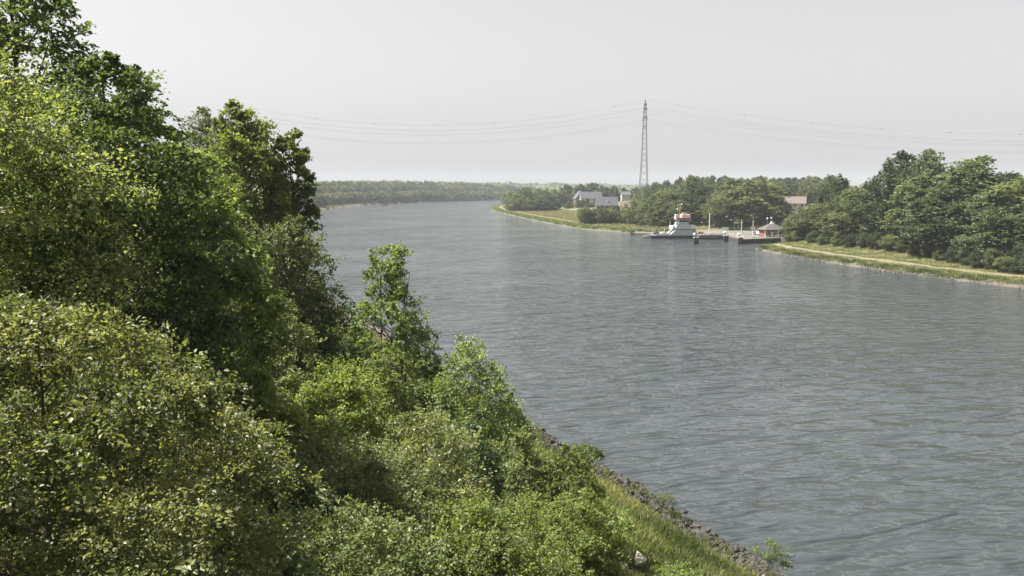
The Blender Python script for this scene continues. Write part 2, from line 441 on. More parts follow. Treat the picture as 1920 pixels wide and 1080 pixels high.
def make_tree(seed, H, Rr, cb, shape, nlobe, nspray, nleaf, leaf, mat, lobe=.34, squash=.8, droop=.0, upb=.5, twigs=0, aspect=.66, spray=.42, stems=1, trunk_r=None, lean=(0, 0)):
    """returns (trunk_mesh, crown_mesh): lobes > sprays > leaves"""
    rng = np.random.default_rng(seed)
    z0, z1 = H * cb, H
    if nlobe > 8:
        t = (np.arange(nlobe) + rng.random(nlobe)) / nlobe
    else: t = rng.random(nlobe)
    # weight heights by circumference
    tt = np.linspace(.02, .97, 60); wgt = np.cumsum(profile(shape, tt) + .12); wgt /= wgt[-1]
    t = np.interp(t, wgt, tt)
    ang = np.arange(nlobe) * 2.39996 + rng.normal(0, .5, nlobe)
    pr_ = profile(shape, t) * Rr
    lr = Rr * lobe * rng.uniform(.7, 1.25, nlobe) * np.clip(.55 + .5 * profile(shape, t), .55, 1)
    rad = np.clip(pr_ - lr * .75, 0, None) * np.where(rng.random(nlobe) < .22, rng.uniform(.1, .6, nlobe), rng.uniform(.8, 1.12, nlobe))
    lx = np.array(lean)[None] * (t[:, None])
    LC = np.stack([rad * np.cos(ang) + lx[:, 0], rad * np.sin(ang) + lx[:, 1], z0 + t * (z1 - z0 - lr * .6)], -1)
    LC[:, 2] = np.minimum(LC[:, 2], z1 - lr * squash * .75)
    LC[:, 2] = np.maximum(LC[:, 2], lr * squash * .6)
    outw = nrm(np.concatenate([LC[:, :2] + 1e-6, np.zeros((nlobe, 1))], 1)) * (rad / (Rr + 1e-6))[:, None]
    # sprays
    dirs = nrm(rng.normal(0, 1, (nlobe, nspray, 3)) + 1.0 * outw[:, None] + upb * UP)
    sr = lr[:, None] * np.where(rng.random((nlobe, nspray)) < .1, rng.uniform(1.15, 1.5, (nlobe, nspray)), rng.uniform(.6, 1.12, (nlobe, nspray)))
    SP = LC[:, None] + dirs * sr[..., None] * np.array([1, 1, squash])
    SP = SP.reshape(-1, 3); dirs = dirs.reshape(-1, 3)
    srad = np.repeat(lr, nspray) * spray * rng.uniform(.6, 1.3, len(SP))
    # twig frame in each spray
    ax = nrm(dirs + .35 * rng.normal(0, 1, dirs.shape) - np.array([0, 0, droop]))
    sn = nrm(UP + .5 * dirs + .45 * rng.normal(0, 1, dirs.shape)); sn = nrm(sn - ax * (sn * ax).sum(-1, keepdims=True))
    sd_ = np.cross(ax, sn)
    ns = len(SP)
    a = rng.uniform(-1, 1, (ns, nleaf)); b = rng.normal(0, .42, (ns, nleaf)) * (1.15 - .5 * np.abs(a)); c = rng.normal(0, .16, (ns, nleaf))
    LP = SP[:, None] + srad[:, None, None] * (ax[:, None] * a[..., None] + sd_[:, None] * b[..., None] + sn[:, None] * c[..., None])
    LP[..., 2] -= droop * srad[:, None] * (a + .5) ** 2 * .6
    LP = LP.reshape(-1, 3); nL = len(LP)
    nn = nrm(np.repeat(sn, nleaf, 0) * .8 + .25 * UP + .62 * rng.normal(0, 1, (nL, 3)))
    tip = nrm(np.repeat(ax, nleaf, 0) * .8 + np.repeat(sd_, nleaf, 0) * np.sign(b.reshape(-1, 1)) * .8 + .5 * rng.normal(0, 1, (nL, 3)) - np.array([0, 0, .25 + droop]))
    tip = nrm(tip - nn * (tip * nn).sum(-1, keepdims=True)); sdw = np.cross(nn, tip)
    ls = leaf * rng.uniform(.5, 1.35, (nL, 1)) * np.repeat(rng.uniform(.75, 1.25, (ns, 1)), nleaf, 0)
    fold = rng.uniform(.05, .3, (nL, 1)) * ls
    p0 = LP - tip * ls * .5; p2 = LP + tip * ls * .5
    p1 = LP - tip * ls * .08 + sdw * ls * aspect * .5 + nn * fold; p3 = LP - tip * ls * .08 - sdw * ls * aspect * .5 + nn * fold
    V = np.stack([p0, p1, p2, p3], 1).reshape(-1, 3)
    i = np.arange(nL) * 4
    Fc = np.stack([np.stack([i, i + 1, i + 2], -1), np.stack([i, i + 2, i + 3], -1)], 1).reshape(-1, 3)
    tint = np.clip(.5 + np.repeat(rng.normal(0, .13, ns), nleaf) + rng.normal(0, .2, nL) + np.repeat(np.repeat(rng.normal(0, .07, nlobe), nspray), nleaf), 0, 1)
    keep = V[:, 2].reshape(-1, 4).min(1) > -.2
    keep2 = np.repeat(keep, 2)
    crown = fast_mesh('crown', V, Fc[keep2], mat, np.repeat(tint, 2)[keep2])
    # wood
    tr = trunk_r or max(.04, H * .012)
    paths = []
    top = np.array([lean[0], lean[1], z0 + .82 * (z1 - z0)])
    stemtops = []
    for s in range(stems):
        o = np.array([math.cos(s * 2.4), math.sin(s * 2.4), 0]) * (.12 * Rr * (stems > 1))
        e = top + o * 3.2 * (stems > 1) - np.array([0, 0, .12 * H * (s % 3) * (stems > 1)])
        k = np.linspace(0, 1, 9)[:, None]
        P = (o * .6 + np.array([0, 0, -.5])) * (1 - k) + e * k + np.concatenate([.03 * H * np.sin(k * 5 + seed + s) * k * (1 - k) * 2, .03 * H * np.cos(k * 4 + seed * 2 + s) * k * (1 - k) * 2, 0 * k], 1)
        paths.append((P, tr / (stems ** .4) * (1.15 - k[:, 0]) ** .8))
        stemtops.append(P)
    for q in range(nlobe):
        P0 = stemtops[q % stems]
        zt = max(LC[q, 2] - .55 * rad[q] - .05 * H, z0 * .6 + .02 * H)
        idx = np.argmin(np.abs(P0[:, 2] - zt)); st = P0[idx]
        k = np.linspace(0, 1, 5)[:, None]
        mid = (st + LC[q]) / 2 + np.array([0, 0, -.06 * H * .5]) + rng.normal(0, .02 * H, 3)
        P = (1 - k) ** 2 * st + 2 * k * (1 - k) * mid + k ** 2 * LC[q]
        paths.append((P, tr * .32 * (1.05 - .8 * k[:, 0])))
        if twigs:
            for w in rng.choice(nspray, min(twigs, nspray), replace=False):
                sp = SP[q * nspray + w]
                k2 = np.linspace(0, 1, 3)[:, None]
                paths.append((LC[q] * (1 - k2) + sp * k2 + rng.normal(0, .02, (3, 3)), tr * .1 * (1.1 - .8 * k2[:, 0])))
    v, f = tubes(paths, 5 if twigs or H > 8 else 4)
    trunk = fast_mesh('trunk', v, f, BARK, smooth=True)
    return trunk, crown
def put_tree(name, meshes, x, y, z, label, cat, group=None, rz=0.0, sc=(1, 1, 1)):
    e = empty(name, (x, y, z), rz, label, cat, group)
    e.scale = sc
    link(bpy.data.objects.new('trunk', meshes[0]), e); link(bpy.data.objects.new('crown', meshes[1]), e)
    return e
SEED = [100]
def near_tree(name, label, cat, px, D, ytop, wpx, cb, shape, nlobe, nspray, nleaf, leaf, mat, group=None, base_dz=0, **kw):
    SEED[0] += 1
    x, y, zt = at(px, ytop, D)
    zb = tz(x, y) + base_dz
    Rr = wpx / 2 / F * math.hypot(D, x)
    m = make_tree(SEED[0], zt - zb, Rr, cb, shape, nlobe, nspray, nleaf, leaf, LM[mat], **kw)
    return put_tree(name, m, x, y, zb, label, cat, group)

# --- trees of the near slope, each built for itself
NT = near_tree
NT('broadleaf_tree', 'tall pale-leaved maple overlapping the dark layered tree on the upper slope', 'tree', -200, 18.5, 0, 600, .12, 'column', 74, 30, 42, .105, 'maple_pale', lobe=.31, squash=.6, twigs=3, droop=.2, spray=.36)
NT('broadleaf_tree', 'broad pale maple with yellowish leaf tips growing below the tall maple', 'tree', 62, 12.5, 515, 800, .1, 'ovate', 84, 32, 46, .08, 'maple_pale', lobe=.27, squash=.55, twigs=4, droop=.2, spray=.34, trunk_r=.065)
NT('broadleaf_tree', 'tallest dark tree towering above the pale maple', 'tree', 10, 27, -130, 300, .3, 'ovate', 50, 26, 24, .17, 'elm_dark', lobe=.33, droop=.1)
NT('broadleaf_tree', 'dark green tree with layered horizontal boughs behind the pale maple', 'tree', 190, 23, 75, 470, .1, 'ovate', 70, 24, 32, .14, 'elm_dark', lobe=.30, squash=.42, droop=.3, spray=.36)
NT('broadleaf_tree', 'bright green sunlit tree leaning out beside the dark layered tree', 'tree', 350, 29, 245, 260, .06, 'ovate', 60, 24, 32, .14, 'fresh', lobe=.33, squash=.5, droop=.25, spray=.36)
NT('poplar_tree', 'dark upright poplar top rising behind the layered dark tree', 'tree', 250, 52, 112, 105, .2, 'spiky', 60, 20, 20, .22, 'elm_dark', lobe=.38, upb=1.2)
NT('conifer_tree', 'slim dark pointed tree top peeping over the wooded slope', 'tree', 308, 56, 222, 70, .2, 'cone', 30, 18, 16, .22, 'far_dark', lobe=.4, upb=.8)
NT('willow_tree', 'grey-green feathery willow behind the upright poplars', 'tree', 385, 66, 190, 150, .2, 'ovate', 70, 26, 22, .2, 'willow', lobe=.34, aspect=.35, droop=.2)
NT('poplar_tree', 'tall leafy poplar with a pointed double top', 'tree', 450, 60, 186, 165, .06, 'column', 110, 26, 24, .21, 'fresh', lobe=.32, upb=.9)  # lighter leaf colour stands in for sun, as neighbours shade this poplar
NT('poplar_tree', 'shorter poplar with a ragged tip at the edge of the grove', 'tree', 541, 62, 228, 100, .05, 'column', 90, 24, 24, .2, 'fresh', lobe=.34, upb=.9)  # same lighter leaves, sunlight put into the colour
NT('broadleaf_tree', 'olive green tree with light leaf clusters below the poplars', 'tree', 528, 49, 400, 175, .05, 'round', 46, 24, 22, .165, 'olive', lobe=.34, upb=.7)
NT('broadleaf_tree', 'dusky round tree between the olive tree and the water', 'tree', 615, 50, 518, 150, .05, 'dome', 36, 22, 20, .15, 'elm_dark', lobe=.36)
NT('young_tree', 'slender young tree with separate upright spiky shoots against the water', 'tree', 733, 47, 446, 175, .08, 'spiky', 95, 15, 18, .15, 'poplar', lobe=.27, upb=1.6, stems=4, spray=.5)
NT('young_tree', 'loose open-branched oak sapling with tufts standing out over the water', 'tree', 880, 44, 626, 220, .06, 'ovate', 60, 17, 19, .15, 'poplar', lobe=.30, stems=3, upb=.8, spray=.5)
NT('young_tree', 'small thin tree with knobbly shoots beside the oak sapling', 'tree', 800, 45, 636, 110, .06, 'spiky', 40, 15, 17, .14, 'poplar', lobe=.34, stems=2, upb=1.0)
NT('young_tree', 'low leaning sapling at the top of the stony water edge', 'tree', 955, 46, 728, 110, .05, 'ovate', 30, 15, 17, .14, 'poplar', lobe=.36, stems=2, upb=.8)
NT('shrub', 'tall greyish shrub with pale upright shoots under the olive tree', 'shrub', 515, 35, 548, 180, .05, 'ovate', 40, 24, 22, .115, 'hawthorn', lobe=.33, upb=.9)
NT('shrub', 'yellow-green rounded shrub in the middle of the slope', 'shrub', 640, 33, 668, 220, .05, 'dome', 40, 26, 22, .115, 'yellowgreen', lobe=.32)
NT('shrub', 'bright maple bush with reddish young tips below the spiky sapling', 'shrub', 722, 37, 640, 150, .05, 'dome', 32, 22, 22, .13, 'fresh', lobe=.35)
NT('shrub', 'fresh green bush at the foot of the dark layered tree', 'shrub', 470, 25, 690, 200, .05, 'ovate', 38, 24, 22, .11, 'fresh', lobe=.33)
NT('shrub', 'wide hawthorn thicket with whitish leaf tips low on the slope', 'shrub', 640, 24.5, 830, 330, .03, 'dome', 52, 26, 24, .1, 'hawthorn', lobe=.29)
NT('shrub', 'large olive hawthorn bush in front of the oak sapling', 'shrub', 790, 28, 765, 280, .03, 'dome', 48, 26, 24, .1, 'hawthorn', lobe=.30)
NT('shrub', 'blue-green bush with broad leaves among the hawthorns', 'shrub', 872, 34, 790, 150, .03, 'dome', 30, 22, 22, .125, 'bluegreen', lobe=.35)
NT('shrub', 'yellowish low thicket at the bottom of the slope', 'shrub', 900, 24, 940, 360, .03, 'dome', 50, 26, 24, .095, 'yellowgreen', lobe=.29)
NT('shrub', 'bright green bush at the edge of the grass strip', 'shrub', 1066, 37, 832, 190, .03, 'dome', 36, 24, 22, .12, 'fresh', lobe=.33)
NT('shrub', 'sunny green bush beside the grass strip and pale boulder', 'shrub', 1080, 30, 920, 210, .03, 'dome', 38, 24, 22, .11, 'yellowgreen', lobe=.33)
NT('shrub', 'rounded green bush between the oak sapling and the grass strip', 'shrub', 975, 38, 800, 160, .03, 'dome', 34, 22, 22, .12, 'herb', lobe=.34)
NT('shrub', 'low mixed green bush right under the hawthorn thicket', 'shrub', 640, 17.5, 960, 420, .03, 'dome', 46, 26, 24, .085, 'herb', lobe=.29)
NT('shrub', 'low yellow-tipped bush beside the pale boulder', 'shrub', 1092, 29, 1000, 150, .03, 'dome', 26, 22, 22, .1, 'fresh', lobe=.35)
NT('shrub', 'small leafy sapling rooted in the shore stones at the water edge', 'shrub', 1446, 45.5, 1012, 80, .05, 'spiky', 16, 10, 12, .09, 'fresh', lobe=.34, upb=1.0)
NT('shrub', 'thin grey-green willow shoots among the shore stones', 'shrub', 1246, 54, 930, 55, .05, 'spiky', 14, 10, 12, .1, 'olive', lobe=.34, upb=1.2, aspect=.35)
NT('shrub', 'small dark bush where the stony edge begins', 'shrub', 1100, 64, 834, 60, .05, 'dome', 16, 14, 14, .13, 'elm_dark', lobe=.38)
NT('shrub', 'bush with shade-dark leaves deep in the slope below the pale maple', 'shrub', 540, 20, 890, 260, .03, 'dome', 40, 24, 22, .1, 'elm_dark', lobe=.32)  # dark leaf colour stands in for the shade in this hollow

# --- understory that closes the slope: four shapes, many copies
rng = np.random.default_rng(7)
under = [make_tree(300 + i, 3.0, 2.0, .02, 'dome', 22, 22, 22, .12, LM[m_], lobe=.4) for i, m_ in enumerate(['herb', 'hawthorn', 'fresh', 'olive', 'yellowgreen'])]
spots = []
for _ in range(900):
    y = rng.uniform(14, 150); o = rng.uniform(8.5 + .02 * y, 36)
    x = left_at(o, y)
    if x > 14 or math.hypot(x, y) < 13: continue
    if any((x - a) ** 2 + (y - b) ** 2 < (2.6 + .012 * y) ** 2 for a, b, *_ in spots): continue
    spots.append((x, y))
for i, (x, y) in enumerate(spots[:130]):
    s = rng.uniform(.55, .95) * (1 + .004 * y)
    zb = tz(x, y)
    if x > 0 and y < 30: s *= .8
    put_tree('shrub', under[i % 5], x, y, zb - .1, ['low mid-green', 'low pale hawthorn', 'low bright green', 'low olive', 'low yellowish'][i % 5] + ' undergrowth shrub filling the near wooded slope', 'shrub', 'undergrowth shrubs on the near slope', rng.uniform(0, 6.28), (s, s, s * rng.uniform(.8, 1.15)))

# --- shared crowns for the far bank (metres: height 1 unit = 14 m trees)
mid = {}
for i, (k, shape, mat, lobe_) in enumerate([('a', 'dome', 'far', .33), ('b', 'ovate', 'far_dark', .34), ('c', 'round', 'far_light', .33), ('d', 'dome', 'far_light', .28), ('e', 'dome', 'far_dark', .3), ('f', 'ovate', 'far', .36), ('g', 'column', 'far', .36)]):
    mid[k] = make_tree(400 + i, 14.0, 5.2, .06, shape, 50, 24, 17, .37, LM[mat], lobe=lobe_, droop=.1, trunk_r=.25)
cone_t = make_tree(450, 14, 3.2, .04, 'cone', 40, 18, 12, .4, LM['far_dark'], lobe=.36, trunk_r=.2)
farp = [make_tree(460 + i, 14.0, 5.5, .04, sh, 34, 18, 9, .85, LM[mt], lobe=.34, trunk_r=.25) for i, (sh, mt) in enumerate([('dome', 'far'), ('round', 'far_dark'), ('ovate', 'far'), ('dome', 'far_dark'), ('round', 'far_light')])]
def place(meshes, px, D, ytop, wpx, name, label, cat, group, z=None, base_h=14.0, base_r=5.2, minh=2.5):
    x, y, zt = at(px, ytop, D)
    zb = tz(x, y) if z is None else z
    h = max(minh, zt - zb); r = wpx / 2 / F * math.hypot(D, x)
    put_tree(name, meshes, x, y, zb - .15, label, cat, group, rng.uniform(0, 6.28), (r / base_r, r / base_r, h / base_h))
GR = 'trees on the wooded slope above the far towpath'
right_trees = [  # kind, px, D, ytop, width
 ('b', 1692, 238, 281, 110), ('a', 1735, 243, 277, 115), ('a', 1822, 232, 290, 175), ('e', 1895, 222, 318, 110), ('c', 1940, 205, 330, 150),
 ('e', 1568, 292, 322, 62), ('c', 1632, 262, 345, 110), ('a', 1600, 280, 352, 90), ('d', 1745, 222, 322, 130), ('f', 1680, 228, 352, 100), ('e', 1650, 250, 362, 90),
 ('c', 1545, 287, 378, 95), ('f', 1510, 296, 390, 70), ('d', 1592, 258, 388, 100), ('c', 1640, 236, 398, 95), ('e', 1800, 208, 340, 150), ('a', 1870, 200, 358, 130), ('f', 1770, 218, 350, 110),
 ('e', 1960, 196, 372, 140), ('b', 1930, 210, 345, 110)]
mix_lab = {'a': 'full green tree', 'b': 'dark narrow-topped tree', 'c': 'light green rounded tree', 'd': 'pale green spreading tree', 'e': 'deep green domed tree', 'f': 'mid green ovate tree', 'g': 'tall slim green tree'}
own = {0: 'dark lobed tree forming the high shoulder of the wooded slope', 1: 'highest round-topped tree crowning the wooded slope', 2: 'widest spreading green tree on the wooded slope', 5: 'lone dark tree on the skyline between villa and slope', 6: 'light green tree where the wooded slope drops towards the landing', 8: 'pale green tree just below the highest round-topped tree', 11: 'light rounded tree above the ticket hut end of the towpath', 12: 'mid green tree leaning towards the brick villa'}
for i, (k, px, D, yt, w) in enumerate(right_trees):
    D = max(D, (151 + float(np.interp(px, [1500, 1700, 1900], [22, 23, 16]))) / ((px - 960) / F + .21))   # behind the shrub row
    place(mid[k], px, D, yt, w, 'broadleaf_tree', own.get(i, mix_lab[k] + ' on the slope above the far towpath'), 'tree', GR)
GF = 'shrubs along the far towpath'
for i, px in enumerate(np.linspace(1500, 2010, 22)):
    k = 'cafdbgec'[i % 8]
    o_front = float(np.interp(px, [1500, 1620, 1700, 1800, 1900], [15, 17.5, 17, 13.5, 10.5]))   # the shrub row closes on the water along the bank
    for row, (o, dy) in enumerate([(o_front, 0), (o_front + 5.5, 1)]):
        a, f, u = ray(px + 12 * row, 450)
        D = 150.0
        for _ in range(60):
            D += 3
            if a / f * D < XR(D) + o * float(np.interp(D, DG, kR)): continue
            break
        for _ in range(20):
            xr_ = right_at(o, D); D += .3 * (xr_ - a / f * D) / max(.3, a / f + .25)
        x = right_at(o, D); zb = tz(x, D)
        h = rng.uniform(3.8, 5.6) + 2.6 * row; r = rng.uniform(2.2, 3.1) + .5 * row
        put_tree('shrub', mid[k if row == 0 else 'fcaedb'[i % 6]], x, D, zb - .2, ('bushy shrub at the foot of the slope beside the far towpath' if row == 0 else 'taller shrub in the second row behind the far towpath'), 'shrub', GF if row == 0 else 'second row of shrubs behind the far towpath', rng.uniform(0, 6.28), (r / 5.2, r / 5.2, h / 14))
# --- round the ferry landing
lm = [
 ('d', 1402, 418, 333, 152, 'broadleaf_tree', 'great domed light green tree behind the ferry landing', 'tree'),
 ('c', 1352, 408, 362, 60, 'broadleaf_tree', 'lighter lower boughs of a green tree beside the great domed tree', 'tree'),
 ('b', 1300, 436, 331, 85, 'broadleaf_tree', 'tall dark tree rising behind the ferry wheelhouse', 'tree'),
 ('e', 1322, 428, 345, 60, 'broadleaf_tree', 'dark tree between ferry mast and great domed tree', 'tree'),
 ('c', 1255, 440, 352, 62, 'broadleaf_tree', 'pale green tree just beyond the ferry ramp', 'tree'),
 ('a', 1222, 445, 362, 60, 'broadleaf_tree', 'round green tree behind the moored ferry bow', 'tree'),
 ('d', 1240, 432, 378, 56, 'shrub', 'low willow bush by the bank fence', 'shrub'),
 ('c', 1192, 455, 372, 45, 'broadleaf_tree', 'light green tree by the rail fence past the ferry ramp', 'tree'),
 ('f', 1278, 425, 372, 50, 'shrub', 'dark bush behind the ferry deckhouse', 'shrub'),
 ('a', 1460, 412, 362, 50, 'broadleaf_tree', 'green tree between the great domed tree and the brick villa', 'tree'),
 ('f', 1490, 335, 398, 46, 'shrub', 'green bush leaning over the ticket hut roof', 'shrub'),
 ('a', 1515, 318, 395, 56, 'broadleaf_tree', 'bushy tree beside the ticket hut', 'tree'),
 ('c', 1482, 308, 440, 36, 'shrub', 'pale bush in front of the ticket hut on the path side', 'shrub'),
 ('f', 1500, 302, 425, 42, 'shrub', 'green bush where the towpath meets the ticket hut', 'shrub')]
for k, px, D, yt, w, nm, lb, ct in lm:
    place(mid[k], px, D, yt, w, nm, lb, ct, None)
for i, px in enumerate([1371, 1382, 1393, 1404, 1414]):
    place(mid['beb'[i % 3]], px, 392, 428.5 + i % 2, 16, 'hedge_shrub', 'clipped dark shrub in the low hedge behind the quay poles', 'shrub', 'low hedge behind the quay', minh=1.5)
# hedge row and meadow trees
for i, px in enumerate([1096, 1108, 1119, 1130, 1142, 1150, 1171, 1180, 1188]):
    place(mid['cdafcadca'[i]], px, 466 + 4 * (i % 3), 387 + (i * 7) % 5, 30, 'hedge_shrub', 'rounded shrub in the hedge row beside the meadow', 'shrub', 'hedge row beside the meadow')
place(cone_t, 1160, 474, 383, 20, 'conifer_tree', 'dark narrow conifer standing in the hedge row', 'tree', None, base_r=3.2)
grove = [(962, 770, 356, 42), (985, 760, 348, 56), (1012, 752, 353, 60), (1030, 745, 364, 42), (972, 745, 370, 48), (1000, 738, 368, 54), (1020, 735, 374, 44)]
for i, (px, D, yt, w) in enumerate(grove):
    place(mid['cfaedae'[i]], px, D, yt, w, 'broadleaf_tree', 'round tree of the grove on the meadow point', 'tree', 'grove on the meadow point')
for i, (px, D, yt, w) in enumerate([(1063, 860, 344, 26), (1090, 905, 345, 40), (1112, 900, 341, 46), (1130, 890, 348, 34), (1048, 850, 352, 34), (1075, 840, 362, 26), (1150, 900, 349, 22), (1172, 880, 350, 30), (1192, 870, 351, 28), (1030, 880, 352, 28), (1085, 770, 373, 12), (1101, 772, 371, 8), (1066, 775, 377, 22), (1092, 768, 374, 14), (1116, 764, 377, 12), (1106, 756, 380, 20), (1128, 650, 384, 16), (1150, 652, 384, 14)]):
    place(farp[i % 5], px, D, yt, w, 'broadleaf_tree', 'tree among the village gardens beyond the meadow', 'tree', 'village garden trees', base_r=5.5)
place(cone_t, 1156, 820, 347, 13, 'conifer_tree', 'dark pointed conifer between the village roofs', 'tree', None, base_r=3.2)
place(cone_t, 1063, 850, 344, 13, 'conifer_tree', 'dark pointed conifer behind the gabled house', 'tree', None, base_r=3.2)
# wooded hill behind the landing
n = 0
for row, (D0, dy) in enumerate([(560, 14), (640, 6), (730, 0)]):
    for px in np.arange(1205, 1580, 17 - row):
        p = px + rng.uniform(-5, 5)
        sil = np.interp(p, [1200, 1240, 1290, 1330, 1390, 1430, 1480, 1530, 1580], [352, 337, 329, 327, 332, 329, 331, 328, 334])
        if row == 0 and p < 1260: continue
        place(farp[n % 5], p, D0 + rng.uniform(-25, 25), sil + dy + rng.uniform(-1.5, 3.5), rng.uniform(28, 42) - 3 * row, 'broadleaf_tree', ['broad green', 'dark round', 'green ovate', 'dark broad', 'light round'][n % 5] + ' tree of the wooded hill behind the ferry landing', 'tree', 'wooded hill behind the landing', base_r=5.5, minh=9); n += 1
# far wood on the left bank and beyond the bend
FW = ['broad green', 'dark round', 'green ovate', 'dark broad', 'light round']
for row in range(3):
    for px in np.arange(570, 1000, 9.0):
        p = px + rng.uniform(-4, 4)
        yb = np.interp(p, [570, 620, 700, 800, 900, 1000], [392, 383.5, 379, 375.5, 373, 372])
        D = (CAMZ - 3) * F / (yb - HORIZON) * (1.03 + .11 * row) + rng.uniform(0, 25)
        sil = np.interp(p, [570, 640, 740, 860, 920, 960, 1000], [340, 339, 338.5, 341, 345, 347, 349])
        top = yb + (sil - yb) * [.5, .82, 1][row] + rng.uniform(-1.2, 2)
        fi = int(rng.integers(5)); place(farp[fi], p, D, top, rng.uniform(22, 36), 'broadleaf_tree', FW[fi] + ' tree of the far wood beyond the canal bend', 'tree', 'far wood beyond the bend', base_r=5.5, minh=7)
# distant tree belt that closes the horizon, too far to tell apart
def belt(name, pts, label, seed, h0=11, cell=16, leaf=5.0):
    r_ = np.random.default_rng(seed); V = []; T = []
    for (x0, y0, x1, y1, dep) in pts:
        ln = math.hypot(x1 - x0, y1 - y0); k = int(ln / .8)
        s = r_.random(k); d = r_.random(k) * dep
        x = x0 + (x1 - x0) * s; y = y0 + (y1 - y0) * s + d
        hh = h0 * (.75 + .3 * np.sin(s * ln / cell) * np.sin(s * ln / (cell * 2.7) + 1)) + r_.normal(0, 1, k)
        z = terrain(x, y) + hh * r_.random(k) ** .5
        V.append(np.stack([x, y, z], -1)); T.append(np.clip(r_.normal(.5, .2, k), 0, 1))
    P = np.concatenate(V); T = np.concatenate(T); k = len(P)
    a = nrm(r_.normal(0, 1, (k, 3))); b = nrm(np.cross(a, r_.normal(0, 1, (k, 3)))); s = leaf * r_.uniform(.5, 1.2, (k, 1))
    q = np.stack([P - a * s, P + b * s * .7, P + a * s, P - b * s * .7], 1).reshape(-1, 3)
    o = link(bpy.data.objects.new(name, fast_mesh(name, q, np.arange(k * 4).reshape(-1, 4), LM['far'], T)))
    return tag(o, label, 'trees', kind='stuff')
belt('distant_wood', [(-2600, 2500, 4200, 2500, 60), (-2600, 2300, 600, 2300, 60), (150, 1150, 1500, 1300, 60), (250, 900, 1400, 950, 60), (-1200, 1900, -250, 1900, 60), (0, 1300, 700, 1500, 80)], 'hazy belt of distant woodland closing the horizon', 5)

# ------------------------------------------------------------------ grass and shore plants
def blades(name, n, xs, k, sgn, o_rng, d_rng, h, w, mat, label, seed, clump=1.0, skip=None):
    r_ = np.random.default_rng(seed)
    d = d_rng[0] * (d_rng[1] / d_rng[0]) ** r_.random(n * 2); o = r_.uniform(*o_rng, n * 2)
    dens = .5 + .5 * np.sin(d * 1.1 + 2 * np.sin(o * 1.3)) * np.sin(o * 1.7 + d * .37)
    kp = r_.random(n * 2) < (dens * clump + (1 - clump))
    if skip: kp &= (o < skip[0] + .3 * np.sin(d * .7)) | (o > skip[1] + .3 * np.sin(d * .9))
    d, o = d[kp][:n], o[kp][:n]; n = len(d)
    x = xs(d) + sgn * o * np.interp(d, DG, k)
    z = terrain(x, d) - .03
    a = r_.uniform(0, 6.28, n); hh = h * r_.uniform(.4, 1.25, n); ww = w * r_.uniform(.6, 1.3, n)
    lx, ly = r_.normal(.12, .25, n) * hh, r_.normal(0, .25, n) * hh
    P = np.stack([x, d, z], -1); u = np.stack([np.cos(a) * ww, np.sin(a) * ww, 0 * a], -1)
    m1 = P + np.stack([lx * .35, ly * .35, hh * .6], -1)
    V = np.stack([P - u, P + u, m1 + u * .7, P + np.stack([lx, ly, hh], -1), m1 - u * .7], 1).reshape(-1, 3)
    f = np.arange(n * 5).reshape(-1, 5)
    if w > .06:                      # far blades: plain triangles
        V = np.stack([P - u, P + u, P + np.stack([lx, ly, hh], -1)], 1).reshape(-1, 3); f = np.arange(n * 3).reshape(-1, 3)
    t = np.clip(.45 + .28 * np.sin(d * .45 + o * .8) + .2 * np.sin(o * 2.1 - d * .21) + r_.normal(0, .18, n), 0, 1)
    ob = link(bpy.data.objects.new(name, fast_mesh(name, V, f, LM[mat], t)))
    return tag(ob, label, 'grass', kind='stuff')
blades('grass', 90000, XL, kL, -1, (2.5, 13), (36, 120), .36, .016, 'grass', 'long dry grass on the near bank strip', 1, .35)
blades('herbs', 26000, XL, kL, -1, (2.4, 8.5), (36, 110), .42, .05, 'herb', 'leafy green weeds among the bank grass', 2, .9)
blades('shore_weeds', 2600, XL, kL, -1, (.5, 2.4), (37, 110), .45, .05, 'herb', 'green weeds growing between the shore stones', 3, 1.0)
blades('grass', 110000, XR, kR, 1, (.9, 27), (150, 310), .42, .07, 'grass_dry', 'dry yellow grass along the far towpath', 4, .3, (5.2, 8.0))
blades('reeds', 13000, XR, kR, 1, (.5, 2.6), (150, 296), .7, .1, 'herb', 'dark green reed clumps at the far water edge', 5, 1.0)
blades('grass', 50000, XR, kR, 1, (.8, 60), (400, 1000), .7, .2, 'grass_meadow', 'dry meadow grass beyond the ferry', 6, .5, (8.5, 12))
blades('reeds', 12000, XR, kR, 1, (.4, 4), (395, 1000), 1.3, .25, 'herb', 'reed fringe along the outer bend', 7, .8)
blades('grass', 20000, XL, kL, -1, (.8, 25), (600, 1500), .9, .3, 'grass_meadow', 'grass on the outer bank below the far wood', 8, .5)

# ------------------------------------------------------------------ shore stones
STONE = []
for nm, c in [('stone_dark', (.04, .036, .033)), ('stone_grey', (.095, .088, .074)), ('stone_warm', (.125, .095, .075)), ('stone_pale', (.28, .245, .2))]:
    STONE.append(paint(nm, c, .85, .45, 3.0, bump=.03))
def rock_mesh(seed, mat, n=11):
    import bmesh
    r_ = np.random.default_rng(seed)
    p = nrm(r_.normal(0, 1, (n, 3))) * np.array([1, .78, .6]) * r_.uniform(.8, 1.1, (n, 1))
    bm = bmesh.new()
    for q in p: bm.verts.new(q)
    bmesh.ops.convex_hull(bm, input=bm.verts)
    me = bpy.data.meshes.new('stone'); bm.to_mesh(me); bm.free(); me.materials.append(mat)
    return me
rocks = [rock_mesh(i, STONE[[0, 2, 1, 3, 2, 0, 1, 3, 0, 1][i % 10]], 10 + i % 4) for i in range(20)]
r_ = np.random.default_rng(21)
stones = []
